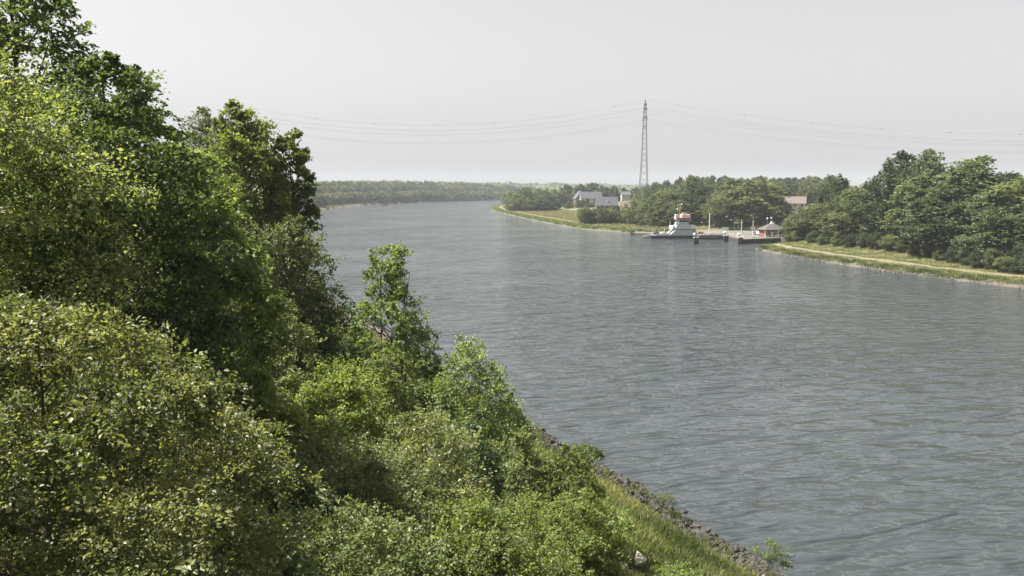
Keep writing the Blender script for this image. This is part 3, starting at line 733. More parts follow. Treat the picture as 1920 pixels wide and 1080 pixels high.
for _ in range(1900):
    d = 37 + 75 * r_.random() ** 1.5; o = r_.uniform(-.45, 2.7) + .25 * math.sin(d * .8)
    s = r_.uniform(.15, .42) * (1.2 if r_.random() < .15 else .85)
    if o > 2.0: s *= .8
    stones.append((d, o, s))
stones.sort(key=lambda q: q[0])
SV, SF = [], []
for i, (d, o, s) in enumerate(stones):
    x = left_at(o, d); z = tz(x, d) + s * .3
    if i < 300:
        st = link(bpy.data.objects.new('stone', rocks[int(r_.integers(20))]), near_bank)
        st.location = (x, d, z); st.rotation_euler = tuple(r_.uniform(0, 6.28, 3)); st.scale = (s, s, s * .9)
    else:
        me = rocks[int(r_.integers(20))]
        a = r_.uniform(0, 6.28); ca, sa = math.cos(a), math.sin(a); b = len(SV)
        for v in me.vertices:
            SV.append((x + s * (v.co.x * ca - v.co.y * sa), d + s * (v.co.x * sa + v.co.y * ca), z + s * v.co.z))
        for f in me.polygons: SF.append(tuple(b + q for q in f.vertices))
me = bpy.data.meshes.new('shore_stones'); me.from_pydata(SV, [], SF); me.materials.append(STONE[0])
tag(link(bpy.data.objects.new('shore_stones', me), near_bank), kind='stuff')
# far shore stones: too small to pick apart
SV, SF = [], []
for _ in range(1700):
    d = 160 + 138 * r_.random(); o = r_.uniform(-.4, .9); s = r_.uniform(.18, .42)
    x = right_at(o, d); z = tz(x, d) + .05; me = rocks[int(r_.integers(20))]; b = len(SV)
    a = r_.uniform(0, 6.28); ca, sa = math.cos(a), math.sin(a)
    for v in me.vertices: SV.append((x + s * (v.co.x * ca - v.co.y * sa), d + s * (v.co.x * sa + v.co.y * ca), z + s * v.co.z))
    for f in me.polygons: SF.append(tuple(b + q for q in f.vertices))
me = bpy.data.meshes.new('shore_stones'); me.from_pydata(SV, [], SF); me.materials.append(STONE[1])
tag(link(bpy.data.objects.new('shore_stones', me), far_bank), kind='stuff')
# pale boulders in the grass
for (px, py, s, nm) in [(1196, 1050, .72, 'pale angular boulder in the grass strip'), (1168, 1060, .42, 'small pale rock beside the boulder')]:
    x, y = ground(px, py, 4.2)
    for _ in range(6): x, y = ground(px, py, tz(x, y) + .2)
    o = link(bpy.data.objects.new('boulder', rock_mesh(90 + int(px), paint('boulder_pale', (.5, .46, .38), .9, .3, 3, bump=.04), 16)))
    o.location = (x, y, tz(x, y) + s * .3); o.scale = (s, s, s * .9); o.rotation_euler = (.3, .2, 1.1); tag(o, nm, 'rock')

# ------------------------------------------------------------------ paints
M = dict(
 hull=paint('hull_black', (.02, .022, .026), .45), white=paint('white_paint', (.58, .59, .58), .45, .12), grey=paint('light_grey', (.4, .44, .44), .5, .12),
 red=paint('red_paint', (.27, .055, .045), .5), yellow=paint('yellow_paint', (.66, .42, .06), .5), cream=paint('cream_paint', (.45, .41, .29), .5),
 glass=paint('dark_glass', (.02, .025, .03), .08, .1), dark=paint('dark_steel', (.045, .045, .05), .6), steel=paint('galvanised', (.34, .36, .36), .45, .2, metal=.3),
 deck=paint('deck_grey', (.17, .18, .18), .7), timber=paint('dark_timber', (.035, .03, .027), .85), concrete=paint('concrete', (.125, .12, .11), .85, .25, .7, bump=.02),
 asphalt=paint('asphalt', (.07, .07, .07), .9, .2, .4), darkbrick=paint('brick_dark', (.09, .06, .05), .85, .3, 2.0), brick=paint('brick_red', (.2, .075, .06), .85, .3, 2.0), rooft=paint('roof_greybrown', (.07, .064, .056), .85, .25, 1.2),
 slate=paint('roof_slate', (.06, .066, .078), .7, .2, 1.0), roofred=paint('roof_brownred', (.13, .08, .075), .85, .25), roofpink=paint('roof_pinkish', (.12, .095, .088), .85, .25), plaster=paint('plaster_white', (.42, .41, .38), .8, .12), cable=paint('cable', (.06, .06, .065), .6), orange=paint('ball_dark', (.12, .09, .08), .6), pylon=paint('pylon_steel', (.075, .08, .08), .6, .2), lampgreen=paint('lamp_greengrey', (.2, .26, .23), .5), blue=paint('car_blue', (.05, .08, .16), .3), carred=paint('car_red', (.25, .04, .05), .3), tyre=paint('tyre', (.02, .02, .02), .9))

# ------------------------------------------------------------------ landing quay and road
Q = MB().prism([(82, 350), (93.5, 350), (93, 321.5), (111, 331), (124, 316), (146, 322), (150, 384), (82, 384)], -3, 1.9)
quay = Q.build('landing_quay', M['concrete']); tag(quay, 'concrete ferry landing quay with dark fendered face', 'quay')
f = MB()
for (a, b) in [((82, 350), (93.5, 350)), ((93.5, 350), (93, 321.5)), ((93, 321.5), (111, 331)), ((82, 384), (82, 350))]:
    d = Vector((b[0] - a[0], b[1] - a[1])).normalized(); nn_ = Vector((d.y, -d.x)) * .18
    f.prism([a, (a[0] + nn_.x, a[1] + nn_.y), (b[0] + nn_.x, b[1] + nn_.y), b], -2.5, 1.55)
f.build('fender_wall', M['timber'], quay)
MB().box(83, 90, 349.55, 349.75, .75, 1.25).build('pale_stripe', M['concrete'], quay)
rd = [(84, 356), (100, 354), (120, 352), (150, 352), (190, 360), (240, 372), (320, 380)]
rv, rf = [], []
for i, (x, y) in enumerate(rd):
    z = max(tz(x, y - 3), tz(x, y + 3), 1.9) + .06
    rv += [(x, y - 3.5, z), (x, y + 3.5, z)]
for i in range(len(rd) - 1): rf.append((2 * i, 2 * i + 2, 2 * i + 3, 2 * i + 1))
me = bpy.data.meshes.new('road'); me.from_pydata(rv, [], rf); me.materials.append(M['asphalt'])
tag(link(bpy.data.objects.new('road', me)), 'asphalt road leading up from the ferry landing', kind='structure')
# pale concrete bank edge left of the ferry
x0, y0 = ground(1186, 441); x1, y1 = ground(1225, 443)
tag(MB().prism([(x0, y0), (x1 + 12, y1 - 3), (x1 + 14, y1 + 6), (x0 + 3, y0 + 8)], -2, 1.2).build('bank_wall', M['concrete']), 'pale concrete bank wall beside the ferry bow', 'wall')

# dolphins (mooring piles)
def dolphin(px, py, label, w=2.3, h=2.5):
    x, y = ground(px, py)
    e = empty('mooring_dolphin', (x, y, 0), .2, label, 'mooring post', 'mooring dolphins at the ferry landing')
    for i, (a, b) in enumerate([(-.7, 0), (.75, .1), (.1, .9)]):
        m = MB(); m.tube([(a * w / 2, b * w / 2, -4), (a * w / 2 * .8, b * w / 2 * .8, h)], .48, 10, .42); m.build('pile', M['timber'], e)
    MB().box(-1.0, 1.15, -.5, .9, h, h + .22).build('cap', M['grey'], e)
    m = MB(); m.tube([(-.7, 0, h + .2), (-.7, 0, h + 1.0)], .12, 8); m.ball((-.7, 0, h + 1.35), .62, 12); m.build('beacon', M['white'], e)
dolphin(1305, 457.5, 'mooring dolphin of black piles standing before the ferry hull')
dolphin(1361, 453.5, 'mooring dolphin of black piles at the quay corner')
dolphin(1388, 457.5, 'mooring dolphin of black piles against the quay end')
x, y = ground(1184, 441)
e = empty('mooring_post', (x, y, 0), 0, 'single dark timber mooring post in the water by the bank wall', 'mooring post')
MB().tube([(0, 0, -3), (0, 0, 2.0)], .36, 10, .32).build('pile', M['timber'], e); MB().tube([(0, 0, 2.0), (0, 0, 2.25)], .4, 10, .1).build('cap', M['dark'], e)

# poles, lamp, signs
def pole(px, ytop, D, r, mat, label, name='flag_pole', cat='pole', lean=0.0):
    x, y, zt = at(px, ytop, D); zb = max(tz(x, y), 1.9 if 82 < x < 150 and 316 < y < 384 else -9)
    e = empty(name, (x, y, zb), 0, label, cat)
    MB().tube([(0, 0, -.3), (-lean * .5, 0, (zt - zb) / 2), (-lean, 0, zt - zb)], r, 10, r * .75).build('shaft', mat, e)
    MB().box(-r * 3, r * 3, -r * 3, r * 3, -.2, .35).build('base', M['grey'], e)
    return e, zt - zb
pole(1331, 400, 352, .26, M['white'], 'tall thick white pole at the outer end of the quay', 'guide_post', 'post')
e, h = pole(1391, 412, 330, .17, M['white'], 'white pole among the quay railings')
e, h = pole(1412.5, 413, 333, .16, M['white'], 'white pole carrying a rectangular sign on the quay', 'sign_post', 'sign')
MB().box(-1.0, 1.0, -.24, -.17, h - 4.0, h - 2.7).build('sign_board', M['white'], e, .01)
e, h = pole(1378, 405, 362, .09, M['lampgreen'], 'green-grey street lamp with bent arm on the landing', 'street_lamp', 'lamp')
MB().tube([(0, 0, h), (-.3, 0, h + .25), (-.9, 0, h + .3)], .06, 8).box(-1.3, -.7, -.15, .15, h + .2, h + .34).build('lamp_head', M['lampgreen'], e)
pole(1387, 410, 345, .07, M['steel'], 'thin leaning steel pole beside the quay railings', 'barrier_pole', 'pole', lean=.8)
e, h = pole(1439, 411, 372, .08, M['steel'], 'steel lamp post with round white head near the ticket hut', 'street_lamp', 'lamp')
MB().ball((0, 0, h + .3), .42, 10).build('lamp_head', M['white'], e)
e, h = pole(1446, 410, 380, .08, M['steel'], 'steel lamp post standing behind the white van', 'street_lamp', 'lamp')
MB().ball((0, 0, h + .3), .4, 10).build('lamp_head', M['white'], e)
e, h = pole(1107, 400, 432, .09, M['dark'], 'thin dark signal mast on the meadow bank', 'signal_mast', 'mast')
MB().box(-.35, .35, -.12, .12, h - .9, h).build('signal_board', M['dark'], e)
x, y, z = at(1360, 428.5, 385)
e = empty('sign_board', (x, y, tz(x, y)), 0, 'long low white sign board on two posts beyond the quay', 'sign')
zz = z - tz(x, y)
MB().box(-1.6, 1.6, -.06, .06, zz - .6, zz + .6).build('panel', M['white'], e, .01)
for a in (-1.2, 1.2): MB().tube([(a, .12, -.3), (a, .12, zz + .5)], .06, 6).build('post', M['steel'], e)

# railings of the quay
def railing(p0, p1, z, label, n, mat, h=1.05):
    d = Vector((p1[0] - p0[0], p1[1] - p0[1])); ln = d.length
    e = empty('railing', (p0[0], p0[1], z), math.atan2(d.y, d.x), label, 'railing')
    for i in range(n):
        x = ln * i / (n - 1); MB().tube([(x, 0, -.1), (x, 0, h)], .07, 6).build('post', mat, e)
    for q in (.35, .7, 1.05): MB().tube([(0, 0, q), (ln, 0, q)], .04, 6).build('rail', mat, e)
railing((93.6, 322.4), (110.4, 331.4), 1.9, 'pale steel railing along the front edge of the quay', 15, M['cream'])
railing((94.2, 324), (94.6, 349), 1.9, 'pale steel railing along the inner side of the quay', 15, M['cream'])
railing((95, 360), (118, 360), 1.97, 'pale railing along the landing road', 14, M['cream'])
railing((83, 351), (93, 351), 1.9, 'short pale railing beside the ferry ramp', 8, M['cream'])
for i, (bx_, by_) in enumerate([(84.5, 352.5), (88, 352.5), (95.2, 328), (95.4, 336), (95.6, 344), (99, 326.2), (104.5, 329)]):
    e = empty('bollard', (bx_, by_, 1.9), 0, 'short pale mooring bollard standing along the quay edge', 'bollard', 'bollards along the quay edge')
    MB().tube([(0, 0, -.05), (0, 0, .75)], .2, 10, .17).build('stem', M['cream'], e); MB().tube([(0, 0, .75), (0, 0, .95)], .3, 10, .26).build('cap', M['white'], e)
# fence on the meadow beyond the ferry
fa = at(1193, 424, 424); fb = at(1262, 427, 410)
d = Vector((fb[0] - fa[0], fb[1] - fa[1]))
e = empty('wooden_fence', (fa[0], fa[1], tz(fa[0], fa[1])), math.atan2(d.y, d.x), 'dark wooden rail fence on the grass behind the ferry', 'fence')
for i in range(9): MB().box(d.length * i / 8 - .09, d.length * i / 8 + .09, -.09, .09, -.4, 1.3 + .5 * (i in (1, 5))).build('post', M['timber'], e)
for q in (.35, .85): MB().box(0, d.length, .1, .16, q, q + .14).build('rail', M['timber'], e)

# ticket hut with hip roof
hx, hy, hz = 109.5, 338.0, 1.9
e = empty('ticket_hut', (hx, hy, hz), .12, 'small red brick ticket hut with grey hip roof', 'hut')
w_, d_ = 4.0, 3.4
MB().box(-w_, w_, -d_, d_, 0, 3.0).build('wall', M['brick'], e)
rfm = MB(); ev = .75
rb = [(-w_ - ev, -d_ - ev), (w_ + ev, -d_ - ev), (w_ + ev, d_ + ev), (-w_ - ev, d_ + ev)]
rfm.prism(rb, 2.95, 3.12); rfm.prism(rb, 3.125, 5.5, [(-1.0, -.4), (1.0, -.4), (1.0, .4), (-1.0, .4)])
ro = rfm.build('roof', M['rooft'], e)
MB().prism([(-.75, -.75), (.75, -.75), (.75, .75), (-.75, .75)], 5.0, 6.4, [(-.3, -.3), (.3, -.3), (.3, .3), (-.3, .3)]).build('skylight', M['white'], ro)
MB().box(1.0, 1.7, -.2, .5, 4.2, 6.2).build('chimney', M['brick'], ro)
MB().tube([(.3, .6, 5), (.3, .6, 8.3)], .05, 6).build('antenna', M['steel'], ro)
for x in (-2.8, .2, 2.2):
    wn = MB().box(x - .5, x + .5, -d_ - .05, -d_ + .05, .9, 2.3).build('window', M['white'], e); MB().box(x - .4, x + .4, -d_ - .08, -d_ - .04, 1.0, 2.2).build('pane', M['glass'], wn)
dr = MB().box(-1.75, -.85, -d_ - .06, -d_ + .05, .05, 2.2).build('door', M['white'], e); MB().box(-1.0, -.95, -d_ - .12, -d_ - .05, 1.0, 1.15).build('handle', M['dark'], dr)
for (x, y) in [(-w_ - .4, -d_ - .4), (w_ + .4, -d_ - .4), (1.3, -d_ - .45)]: MB().box(x - .1, x + .1, y - .1, y + .1, 0, 2.97).build('post', M['white'], e)
railing((109.8, 333.2), (114.8, 333.8), 1.9, 'low white railing in front of the ticket hut', 5, M['white'])
# white canopy beside the hut
cx, cy, cz = at(1437, 428, 344)
e = empty('waiting_shelter', (cx, cy, 1.9), 0, 'open white waiting shelter with flat roof beside the ticket hut', 'shelter')
hh_ = cz - 1.9 + .5
MB().box(-1.8, 1.8, -1.2, 1.2, hh_ - .25, hh_).build('roof', M['white'], e, .03)
for a in (-1.6, 1.6):
    for b in (-1, 1): MB().box(a - .07, a + .07, b - .07, b + .07, -.05, hh_ - .25).build('post', M['white'], e)
MB().box(-1.5, 1.5, .95, 1.0, .3, hh_ - .4).build('pane', M['glass'], e)

# vehicles
def car(loc, rz, body, label, kind='car'):
    e = empty('parked_' + kind, loc, rz, label, kind)
    if kind == 'car':
        MB().side([(-2.15, .3), (2.15, .3), (2.2, .62), (1.95, .82), (1.0, .92), (-1.9, .95), (-2.2, .75)], -.86, .86).build('body', body, e, .06)
        cb_ = MB().side([(-1.75, .93), (.95, .9), (.35, 1.42), (-1.25, 1.45)], -.74, .74).build('cabin', body, e, .05)
        MB().side([(-1.25, .98), (.6, .98), (.22, 1.34), (-1.1, 1.36)], -.765, .765).build('side_window', M['glass'], cb_)
        MB().prism([(.5, -.66), (.98, -.66), (.98, .66), (.5, .66)], .94, 1.38, [(.36, -.6), (.45, -.6), (.45, .6), (.36, .6)]).build('windscreen', M['glass'], cb_)
        wl, wr, hl = 1.35, .33, 2.16
    else:
        MB().side([(-2.9, .35), (2.7, .35), (2.75, .95), (2.2, 1.25), (1.75, 2.35), (-2.9, 2.4)], -1.0, 1.0).build('body', body, e, .08)
        MB().side([(.9, 1.3), (2.1, 1.3), (1.72, 2.05), (.9, 2.05)], -1.02, 1.02).build('side_window', M['glass'], e)
        wl, wr, hl = 1.8, .38, 2.72
    for a in (-wl, wl):
        for b in (-1, 1):
            yy = (.78 if kind == 'car' else .9) * b
            wh = MB().tube([(a, yy - .1, wr), (a, yy + .1, wr)], wr, 14).build('wheel', M['tyre'], e); MB().tube([(a, yy - .115, wr), (a, yy + .115, wr)], wr * .55, 10).build('rim', M['steel'], wh)
    for b in (-.6, .6): MB().box(hl - .08, hl + .03, b - .18, b + .18, .62, .78).build('headlight', M['white'], e)
x, y, z = at(1428, 437, 352); car((x, 352, 1.97), .3, M['white'], 'white car waiting on the landing road')
x, y, z = at(1418, 436, 360); car((x, 356, 1.97), .25, M['blue'], 'dark blue car queued behind the white car')
x, y, z = at(1424, 434, 366); car((x, 366, 2.0), .3, M['carred'], 'dark red car parked past the landing road')
x, y, z = at(1442, 430, 362); car((x, 360, 1.97), .15, M['white'], 'white box van beside the ticket hut', 'van')

# ------------------------------------------------------------------ ferry
fx, fy = ground(1275, 447.5)
fe = empty('car_ferry', (fx, fy + 4.5, 0), .03, 'grey and white canal car ferry with red-banded wheelhouse moored at the landing', 'ferry')
k = .24  # metres per photo pixel at the ferry
MB().side([(-11.5, .35), (-9.5, -1.2), (10.5, -1.2), (13.5, .35), (13.5, 1.35), (-12.0, 1.35)], -4.5, 4.5).build('hull', M['hull'], fe, .06)
MB().box(-12, 13.5, -4.3, 4.3, 1.36, 1.44).build('deck', M['deck'], fe)
MB().side([(-16.0, .75), (-15.8, .6), (-11.5, .85), (-11.5, 1.42), (-12.5, 1.42)], -3.6, 3.6).build('ramp', M['dark'], fe)
MB().side([(13.3, 1.0), (16.4, 1.3), (16.4, 1.75), (13.3, 1.46)], -3.6, 3.6).build('ramp', M['dark'], fe)
for s in (-1, 1):
    a, b = (-4.45, -4.25) if s < 0 else (4.25, 4.45)
    MB().side([(-11.5, 1.36), (-4.8, 1.36), (-4.8, 2.5), (-8.0, 2.3), (-10.8, 1.9)], a, b).build('bulwark', M['white'], fe)
    MB().side([(8.0, 1.36), (13.3, 1.36), (13.0, 1.9), (8.0, 2.2)], a, b).build('bulwark', M['white'], fe)
# side house toward the viewer, with slanting ends
hs_ = MB().side([(-4.9, 1.4), (8.0, 1.4), (6.9, 3.9), (-1.9, 3.9)], -4.4, -2.0).build('deckhouse', M['grey'], fe, .04)  # greyer than the matching white house opposite
MB().side([(-4.9, 1.4), (8.0, 1.4), (6.9, 3.9), (-1.9, 3.9)], 2.0, 4.4).build('deckhouse', M['white'], fe, .04)
for xx in (-1.5, .4, 2.3, 4.2): MB().box(xx - .02, xx + .02, -4.43, -4.39, 1.5, 3.8).build('frame', M['deck'], hs_)
MB().tube([(6.0, -4.46, 3.2), (6.0, -4.38, 3.2)], .3, 12).build('porthole', M['glass'], hs_)
MB().box(-2.3, 7.2, -4.6, 4.6, 3.91, 4.1).build('upper_deck', M['dark'], fe)
uh = MB().side([(-2.0, 4.1), (4.8, 4.1), (3.9, 7.0), (-.5, 7.0), (-1.3, 5.6)], -3.2, 3.2).build('upper_house', M['grey'], fe, .05)
MB().box(4.6, 7.0, -3.6, 2.4, 4.1, 5.9).build('engine_casing', M['white'], fe, .08)
MB().box(-3.4, -2.0, -3.4, 3.4, 4.1, 5.6).build('stair_house', M['white'], fe, .06)
wh = MB().prism([(-.5, -3.0), (4.3, -3.0), (4.3, 3.0), (-.5, 3.0)], 7.0, 8.35, [(-.8, -3.25), (4.9, -3.25), (4.9, 3.25), (-.8, 3.25)]).build('wheelhouse', M['white'], fe)
for i in range(3):
    x0_ = -.35 + i * 1.62; MB().prism([(x0_, -3.1), (x0_ + 1.4, -3.1), (x0_ + 1.4, -3.0), (x0_, -3.0)], 7.25, 8.15, [(x0_, -3.26), (x0_ + 1.45, -3.26), (x0_ + 1.45, -3.15), (x0_, -3.15)]).build('window', M['glass'], wh)
for sx in (-1, 1):
    xx = -.62 if sx < 0 else 4.58
    for q in (-2, 0, 2): MB().prism([(xx - .05, q - .8), (xx + .05, q - .8), (xx + .05, q + .8), (xx - .05, q + .8)], 7.25, 8.15, [(xx - .05 + .15 * sx, q - .8), (xx + .05 + .15 * sx, q - .8), (xx + .05 + .15 * sx, q + .8), (xx - .05 + .15 * sx, q + .8)]).build('window', M['glass'], wh)
MB().box(-1.3, 5.1, -3.5, 3.5, 8.36, 9.15).build('red_band', M['red'], wh, .05)
MB().box(.9, 4.8, -2.6, 2.6, 9.16, 10.6).build('top_house', M['white'], fe, .06)
MB().box(-1.9, -.6, -2.6, -.6, 8.45, 10.6).build('funnel', M['white'], fe, .08)
MB().box(-2.0, -.9, -3.0, -1.9, 6.0, 7.2).build('life_raft', M['white'], fe, .12)
mt = MB().tube([(.3, -1.0, 9.1), (.3, -1.0, 15.2)], .26, 10, .16).build('mast', M['yellow'], fe)
MB().box(-.9, 1.3, -1.1, -.9, 13.6, 13.85).box(-.7, -.5, -1.1, -.9, 12.0, 13.6).build('crosstree', M['yellow'], mt)
MB().box(-.9, .9, -1.5, -.9, 14.7, 15.0).ball((1.1, -1.0, 15.2), .3, 10).ball((-.7, -1, 13.0), .35, 10).build('radar', M['white'], mt)
MB().box(1.6, 3.4, -1.2, .6, 10.61, 11.3).build('radar_scanner', M['cream'], fe, .05)
for xx, zz in ((-4.6, 7.6), (-7.0, 5.0), (-9.3, 4.2)): MB().tube([(xx, -3.9, 1.4), (xx, -3.9, zz)], .22, 8, .16).build('light_post', M['cream'], fe)
for s in (-1, 1):
    for i in range(6): MB().tube([(-2.2 + i * 1.75, 4.45 * s, 4.1), (-2.2 + i * 1.75, 4.45 * s, 5.1)], .03, 5).build('rail_post', M['white'], fe)
    MB().tube([(-2.2, 4.45 * s, 5.1), (6.6, 4.45 * s, 5.1)], .035, 5).build('handrail', M['white'], fe)
MB().box(-8.9, -7.2, -4.35, -3.2, 1.45, 2.6).build('locker', M['white'], fe, .08)
MB().box(-10.5, -9.4, -4.2, -3.3, 1.45, 2.5).build('winch', M['dark'], fe, .08)
MB().box(8.6, 10.6, -4.2, -2.2, 1.45, 3.0).build('red_locker', M['red'], fe, .05)
for xx in (-9, -3, 3, 9): MB().tube([(xx, -4.62, .5), (xx, -4.5, .5)], .45, 12).build('tyre_fender', M['tyre'], fe)
for (lx, ly, ba, lb) in ((-6.6, -1.5, M['white'], 'white car on the ferry deck'), (-8.8, 1.5, M['blue'], 'dark car on the ferry deck')):
    c_, s_ = math.cos(.03), math.sin(.03)
    car((fx + lx * c_ - ly * s_, fy + 4.5 + lx * s_ + ly * c_, 1.45), .03, ba, lb)

# ------------------------------------------------------------------ houses
def house(px, D, wpx, dep, eave_y, ridge_y, wall, roofm, label, rz=0.0, zb=None, gable='x', wins=3, name='house'):
    x, y, ze = at(px, eave_y, D); _, _, zr = at(px, ridge_y, D)
    zb = tz(x, y) - .3 if zb is None else zb
    w = wpx / F * D / 2; he, hr = ze - zb, zr - zb
    e = empty(name, (x, y + dep / 2, zb), rz, label, 'house')
    MB().box(-w, w, -dep / 2, dep / 2, 0, he).build('wall', wall, e)
    r = MB(); o = .5
    if gable == 'x':
        r.side([(-w - o, 0), (w + o, 0), (w + o, .2), (-w - o, .2)], 0, .01)
        r = MB(); a = dep / 2 + o; t_ = .22
        for s in (-1, 1):
            v = [(-w - o, s * a, he - .2), (w + o, s * a, he - .2), (w + o, 0, hr), (-w - o, 0, hr)]
            n_ = len(r.v); r.v += v + [(p[0], p[1], p[2] - t_) for p in v]
            r.f += [(n_, n_ + 1, n_ + 2, n_ + 3), (n_ + 7, n_ + 6, n_ + 5, n_ + 4)] + [(n_ + i, n_ + 4 + i, n_ + 4 + (i + 1) % 4, n_ + (i + 1) % 4) for i in range(4)]
        g = MB()
        for s in (-1, 1): g.prism([(s * w - .1, -dep / 2), (s * w + .1, -dep / 2), (s * w + .1, dep / 2), (s * w - .1, dep / 2)], he + .002, hr - .25, [(s * w - .1, -.05), (s * w + .1, -.05), (s * w + .1, .05), (s * w - .1, .05)])
    else:
        a = w + o; t_ = .22
        for s in (-1, 1):
            v = [(s * a, -dep / 2 - o, he - .2), (s * a, dep / 2 + o, he - .2), (0, dep / 2 + o, hr), (0, -dep / 2 - o, hr)]
            n_ = len(r.v); r.v += v + [(p[0], p[1], p[2] - t_) for p in v]
            r.f += [(n_, n_ + 1, n_ + 2, n_ + 3), (n_ + 7, n_ + 6, n_ + 5, n_ + 4)] + [(n_ + i, n_ + 4 + i, n_ + 4 + (i + 1) % 4, n_ + (i + 1) % 4) for i in range(4)]
        g = MB()
        for s in (-1, 1): g.prism([(-w, s * dep / 2 - .1), (w, s * dep / 2 - .1), (w, s * dep / 2 + .1), (-w, s * dep / 2 + .1)], he + .002, hr - .25, [(-.05, s * dep / 2 - .1), (.05, s * dep / 2 - .1), (.05, s * dep / 2 + .1), (-.05, s * dep / 2 + .1)])
    g.build('gable', wall, e)
    ro = r.build('roof', roofm, e)
    MB().box(w * .3, w * .3 + .8, .4, 1.2, hr - 1.2, hr + .9).build('chimney', M['brick'], ro)
    for i in range(wins):
        xx = -w + (i + .5) * 2 * w / wins
        wn = MB().box(xx - .65, xx + .65, -dep / 2 - .06, -dep / 2 + .05, max(.9, he - 2.1), max(2.2, he - .6)).build('window', M['white'], e)
        MB().box(xx - .52, xx + .52, -dep / 2 - .09, -dep / 2 - .05, max(1.0, he - 2.0), max(2.1, he - .7)).build('pane', M['glass'], wn)
    return e, ro, w, he, hr, dep
house(1108, 800, 40, 11, 372, 359.5, M['plaster'], M['slate'], 'large house with grey tiled roof and dormers beyond the meadow', .1, wins=4)
house(1088, 806, 20, 14, 372, 358.5, M['darkbrick'], M['slate'], 'gabled wing with grey roof joining the large house', .15, gable='y', wins=2)
e, ro, w, he, hr, dep = house(1138, 665, 40, 10, 385, 369, M['darkbrick'], M['slate'], 'long low brick house with blue-grey roof and skylight', .05, wins=4)
zt = he + (hr - he) * .5
sl = MB(); yy = -(dep / 2 + .5) * .5; sl.prism([(.2, yy - .7), (1.9, yy - .7), (1.9, yy + .5), (.2, yy + .5)], zt - .6, zt + .45); sl.build('skylight', M['white'], ro)
house(1184, 600, 34, 9, 388, 378, M['brick'], M['roofred'], 'low house with brownish red roof behind the hedge', -.05)
house(1190, 760, 10, 8, 376, 370, M['plaster'], M['slate'], 'tiny white gabled house above the red roof', 0, gable='y', wins=1)
house(1207, 880, 13, 9, 359, 350, M['plaster'], M['roofred'], 'white house tucked under the pylon foot', 0, gable='y', wins=1)
house(1174, 830, 16, 9, 365, 359, M['plaster'], M['slate'], 'pale house among trees behind the conifer', 0, wins=2)
house(1497, 455, 36, 10, 381, 368.5, M['plaster'], M['roofpink'], 'villa with pinkish tiled roof and white gable behind the ticket hut', -.35, wins=3)
# small white garden party tent / caravan by the houses
for (px, py, D, lb) in [(1112, 381, 760, 'white garden parasol beside the large house'), (1124, 385, 690, 'white parasol beside the low brick house')]:
    x, y, z = at(px, py, D); zb = tz(x, y)
    e = empty('parasol', (x, y, zb), 0, lb, 'parasol')
    MB().tube([(0, 0, 0), (0, 0, 2.6)], .06, 8).build('pole', M['steel'], e)
    MB().tube([(0, 0, 2.2), (0, 0, 3.0)], 2.1, 12, .06).build('canopy', M['white'], e)

# ------------------------------------------------------------------ pylons and cables
def pylon(px, D, ytop, sc=1.0, label='', base=None):
    x, y, zt = at(px, ytop, D); zb = tz(x, y) if base is None else base; H = zt - zb
    e = empty('power_pylon', (x, y, zb), 0, label, 'pylon', None)
    prof = lambda t: np.interp(t, [0, .22, .45, .83, 1], [5.2, 3.2, 2.2, 1.25, .18]) * sc
    lev = [0, .07, .14, .215, .285, .35, .41, .465, .52, .57, .62, .665, .71, .755, .795, .83, .865, .9, .935, .965, 1]
    for sx in (-1, 1):
        for sy in (-1, 1):
            MB().tube([(sx * prof(t), sy * prof(t), H * t) for t in lev], .21 * sc, 6, .14 * sc).build('leg', M['pylon'], e)
    br = MB()
    for a, b in zip(lev[:-1], lev[1:]):
        pa, pb = prof(a), prof(b)
        for s in (-1, 1):
            br.tube([(-pa, s * pa, H * a), (pb, s * pb, H * b)], .07 * sc, 4); br.tube([(pa, s * pa, H * a), (-pb, s * pb, H * b)], .07 * sc, 4)
            br.tube([(s * pa, -pa, H * a), (s * pb, pb, H * b)], .07 * sc, 4); br.tube([(s * pa, pa, H * a), (s * pb, -pb, H * b)], .07 * sc, 4)
    br.build('bracing', M['pylon'], e)
    for t in (.215, .755):
        q = prof(t); b_ = MB()
        for s in (-1, 1): b_.tube([(-q, s * q, H * t), (q, s * q, H * t)], .2 * sc, 5); b_.tube([(s * q, -q, H * t), (s * q, q, H * t)], .2 * sc, 5)
        b_.build('belt', M['pylon'], e)
    arms = []
    for t, ln in ((.835, 11), (.915, 9), (.955, 6.5)):
        q = prof(t); z = H * t; ln *= sc
        m = MB()
        for s in (-1, 1):
            for g in (-1, 1):
                m.tube([(g * q, s * q, z - .6), (0, s * ln, z + .2)], .26 * sc, 5); m.tube([(g * q, s * q, z + 1.3), (0, s * ln, z + .2)], .22 * sc, 5)
        m.build('crossarm', M['pylon'], e)
        for s in (-1, 1): MB().tube([(0, s * ln, z + .2), (0, s * ln, z - 2.4)], .16, 6).build('insulator', M['dark'], e)
        arms.append((ln, zb + z - 2.4))
    return (x, y, zt, arms)
p1 = pylon(1210, 690, 187, 1.0, 'tall steel lattice pylon rising behind the village trees')
p2 = pylon(425, 700, 193, 1.0, 'matching lattice pylon whose tip shows above the poplars')
p3 = pylon(2400, 640, 232, .8, 'smaller lattice pylon further along the cable line')
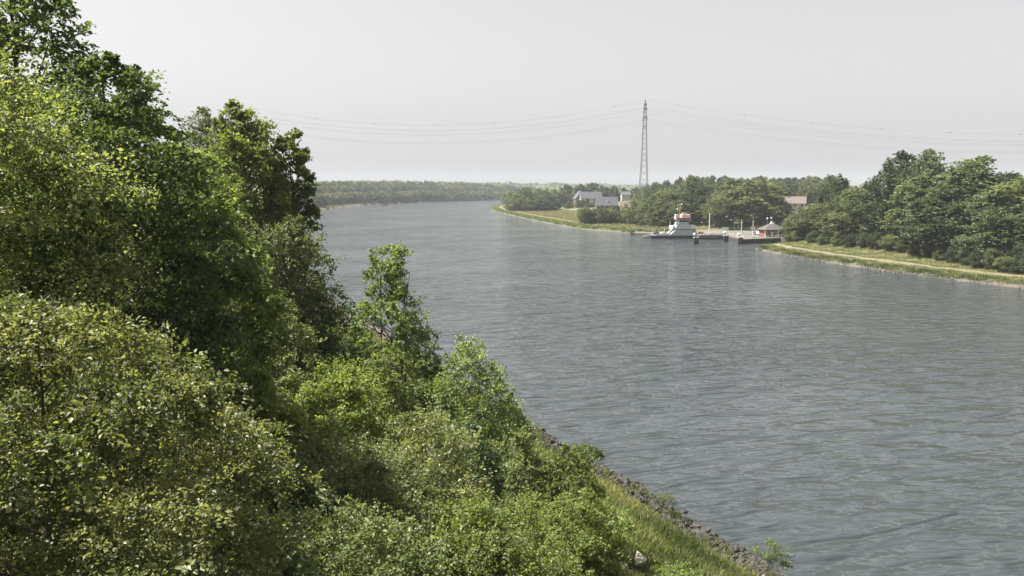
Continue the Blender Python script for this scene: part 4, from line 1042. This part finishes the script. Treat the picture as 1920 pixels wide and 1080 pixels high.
def cable(a, b, sag, r, label, balls=0):
    pts = []
    for i in range(41):
        t = i / 40; pts.append(((a[0] + (b[0] - a[0]) * t), a[1] + (b[1] - a[1]) * t, a[2] + (b[2] - a[2]) * t - 4 * sag * t * (1 - t)))
    e = empty('overhead_cable', a, 0, label, 'cable', 'overhead cables of the pylon line')
    MB().tube([(p[0] - a[0], p[1] - a[1], p[2] - a[2]) for p in pts], r, 6).build('wire', M['cable'], e)
    for i in range(balls):
        t = (i + .5) / balls; c = ((b[0] - a[0]) * t, (b[1] - a[1]) * t, (b[2] - a[2]) * t - 4 * sag * t * (1 - t))
        MB().ball(c, .45, 10).build('marker_ball', M['orange'], e)
cable((p2[0], p2[1], p2[2]), (p1[0], p1[1], p1[2]), 20, .035, 'earth wire with marker balls over the canal', 7)
cable((p1[0], p1[1], p1[2]), (p3[0], p3[1], p3[2]), 17, .035, 'earth wire with marker balls running inland', 9)
nmz = ['lower', 'middle', 'upper']
for i in range(3):
    for s in (-1, 1):
        A = (p2[0], p2[1] + s * p2[3][i][0], p2[3][i][1]); B = (p1[0], p1[1] + s * p1[3][i][0], p1[3][i][1]); G_ = (p3[0], p3[1] + s * p3[3][i][0], p3[3][i][1])
        cable(A, B, 18, .032, nmz[i] + ' conductor cable spanning the canal between pylons')
        cable(B, G_, 17, .032, nmz[i] + ' conductor cable running inland from the tall pylon')

# ------------------------------------------------------------------ far high bridge
bx0 = at(940, 347, 3500)[0]; bx1 = at(1420, 347, 3500)[0]; bz = at(1100, 346.5, 3500)[2]
e = empty('high_bridge', ((bx0 + bx1) / 2, 3500, 0), 0, 'long thin high road bridge on slender piers at the horizon', 'bridge')
hw = (bx1 - bx0) / 2
MB().box(-hw, hw, -7, 7, bz - 3.2, bz).build('deck', M['concrete'], e)
for i in range(13):
    xx = -hw + 20 + i * (2 * hw - 40) / 12; MB().box(xx - 2, xx + 2, -5, 5, -2, bz - 3.21).build('pier', M['concrete'], e)

# ------------------------------------------------------------------ small boat in the bend
x, y = ground(722, 385.5)
e = empty('motor_boat', (x, y, 0), .15, 'small dark motor boat with red cabin top in the bend', 'boat')
MB().prism([(-2.4, -.8), (1.2, -.9), (2.8, 0), (1.2, .9), (-2.4, .8)], -.3, .8, [(-2.6, -1.0), (1.4, -1.1), (3.3, 0), (1.4, 1.1), (-2.6, 1.0)]).build('hull', M['hull'], e)
MB().box(-.9, .9, -.6, .6, .78, 1.7).build('cabin', M['red'], e, .1); MB().box(-.95, .95, -.5, .5, 1.15, 1.55).build('window', M['glass'], e)
MB().tube([(-.2, 0, 1.7), (-.2, 0, 3.6)], .05, 6).build('mast', M['steel'], e)
e.scale = (1.35, 1.35, 1.5)

# ------------------------------------------------------------------ haze
hm, t, out = new_mat('haze_air')
pv = t.nodes.new('ShaderNodeVolumePrincipled')
pv.inputs['Color'].default_value = (.62, .66, .72, 1); pv.inputs['Density'].default_value = .00015; pv.inputs['Anisotropy'].default_value = .0
t.links.new(pv.outputs[0], out.inputs['Volume'])
hz_ = MB().box(-15000, 16000, -500, 6500, -12, 125).build('haze', hm)
tag(hz_, 'thin pale summer haze over the canal', 'haze', kind='stuff')
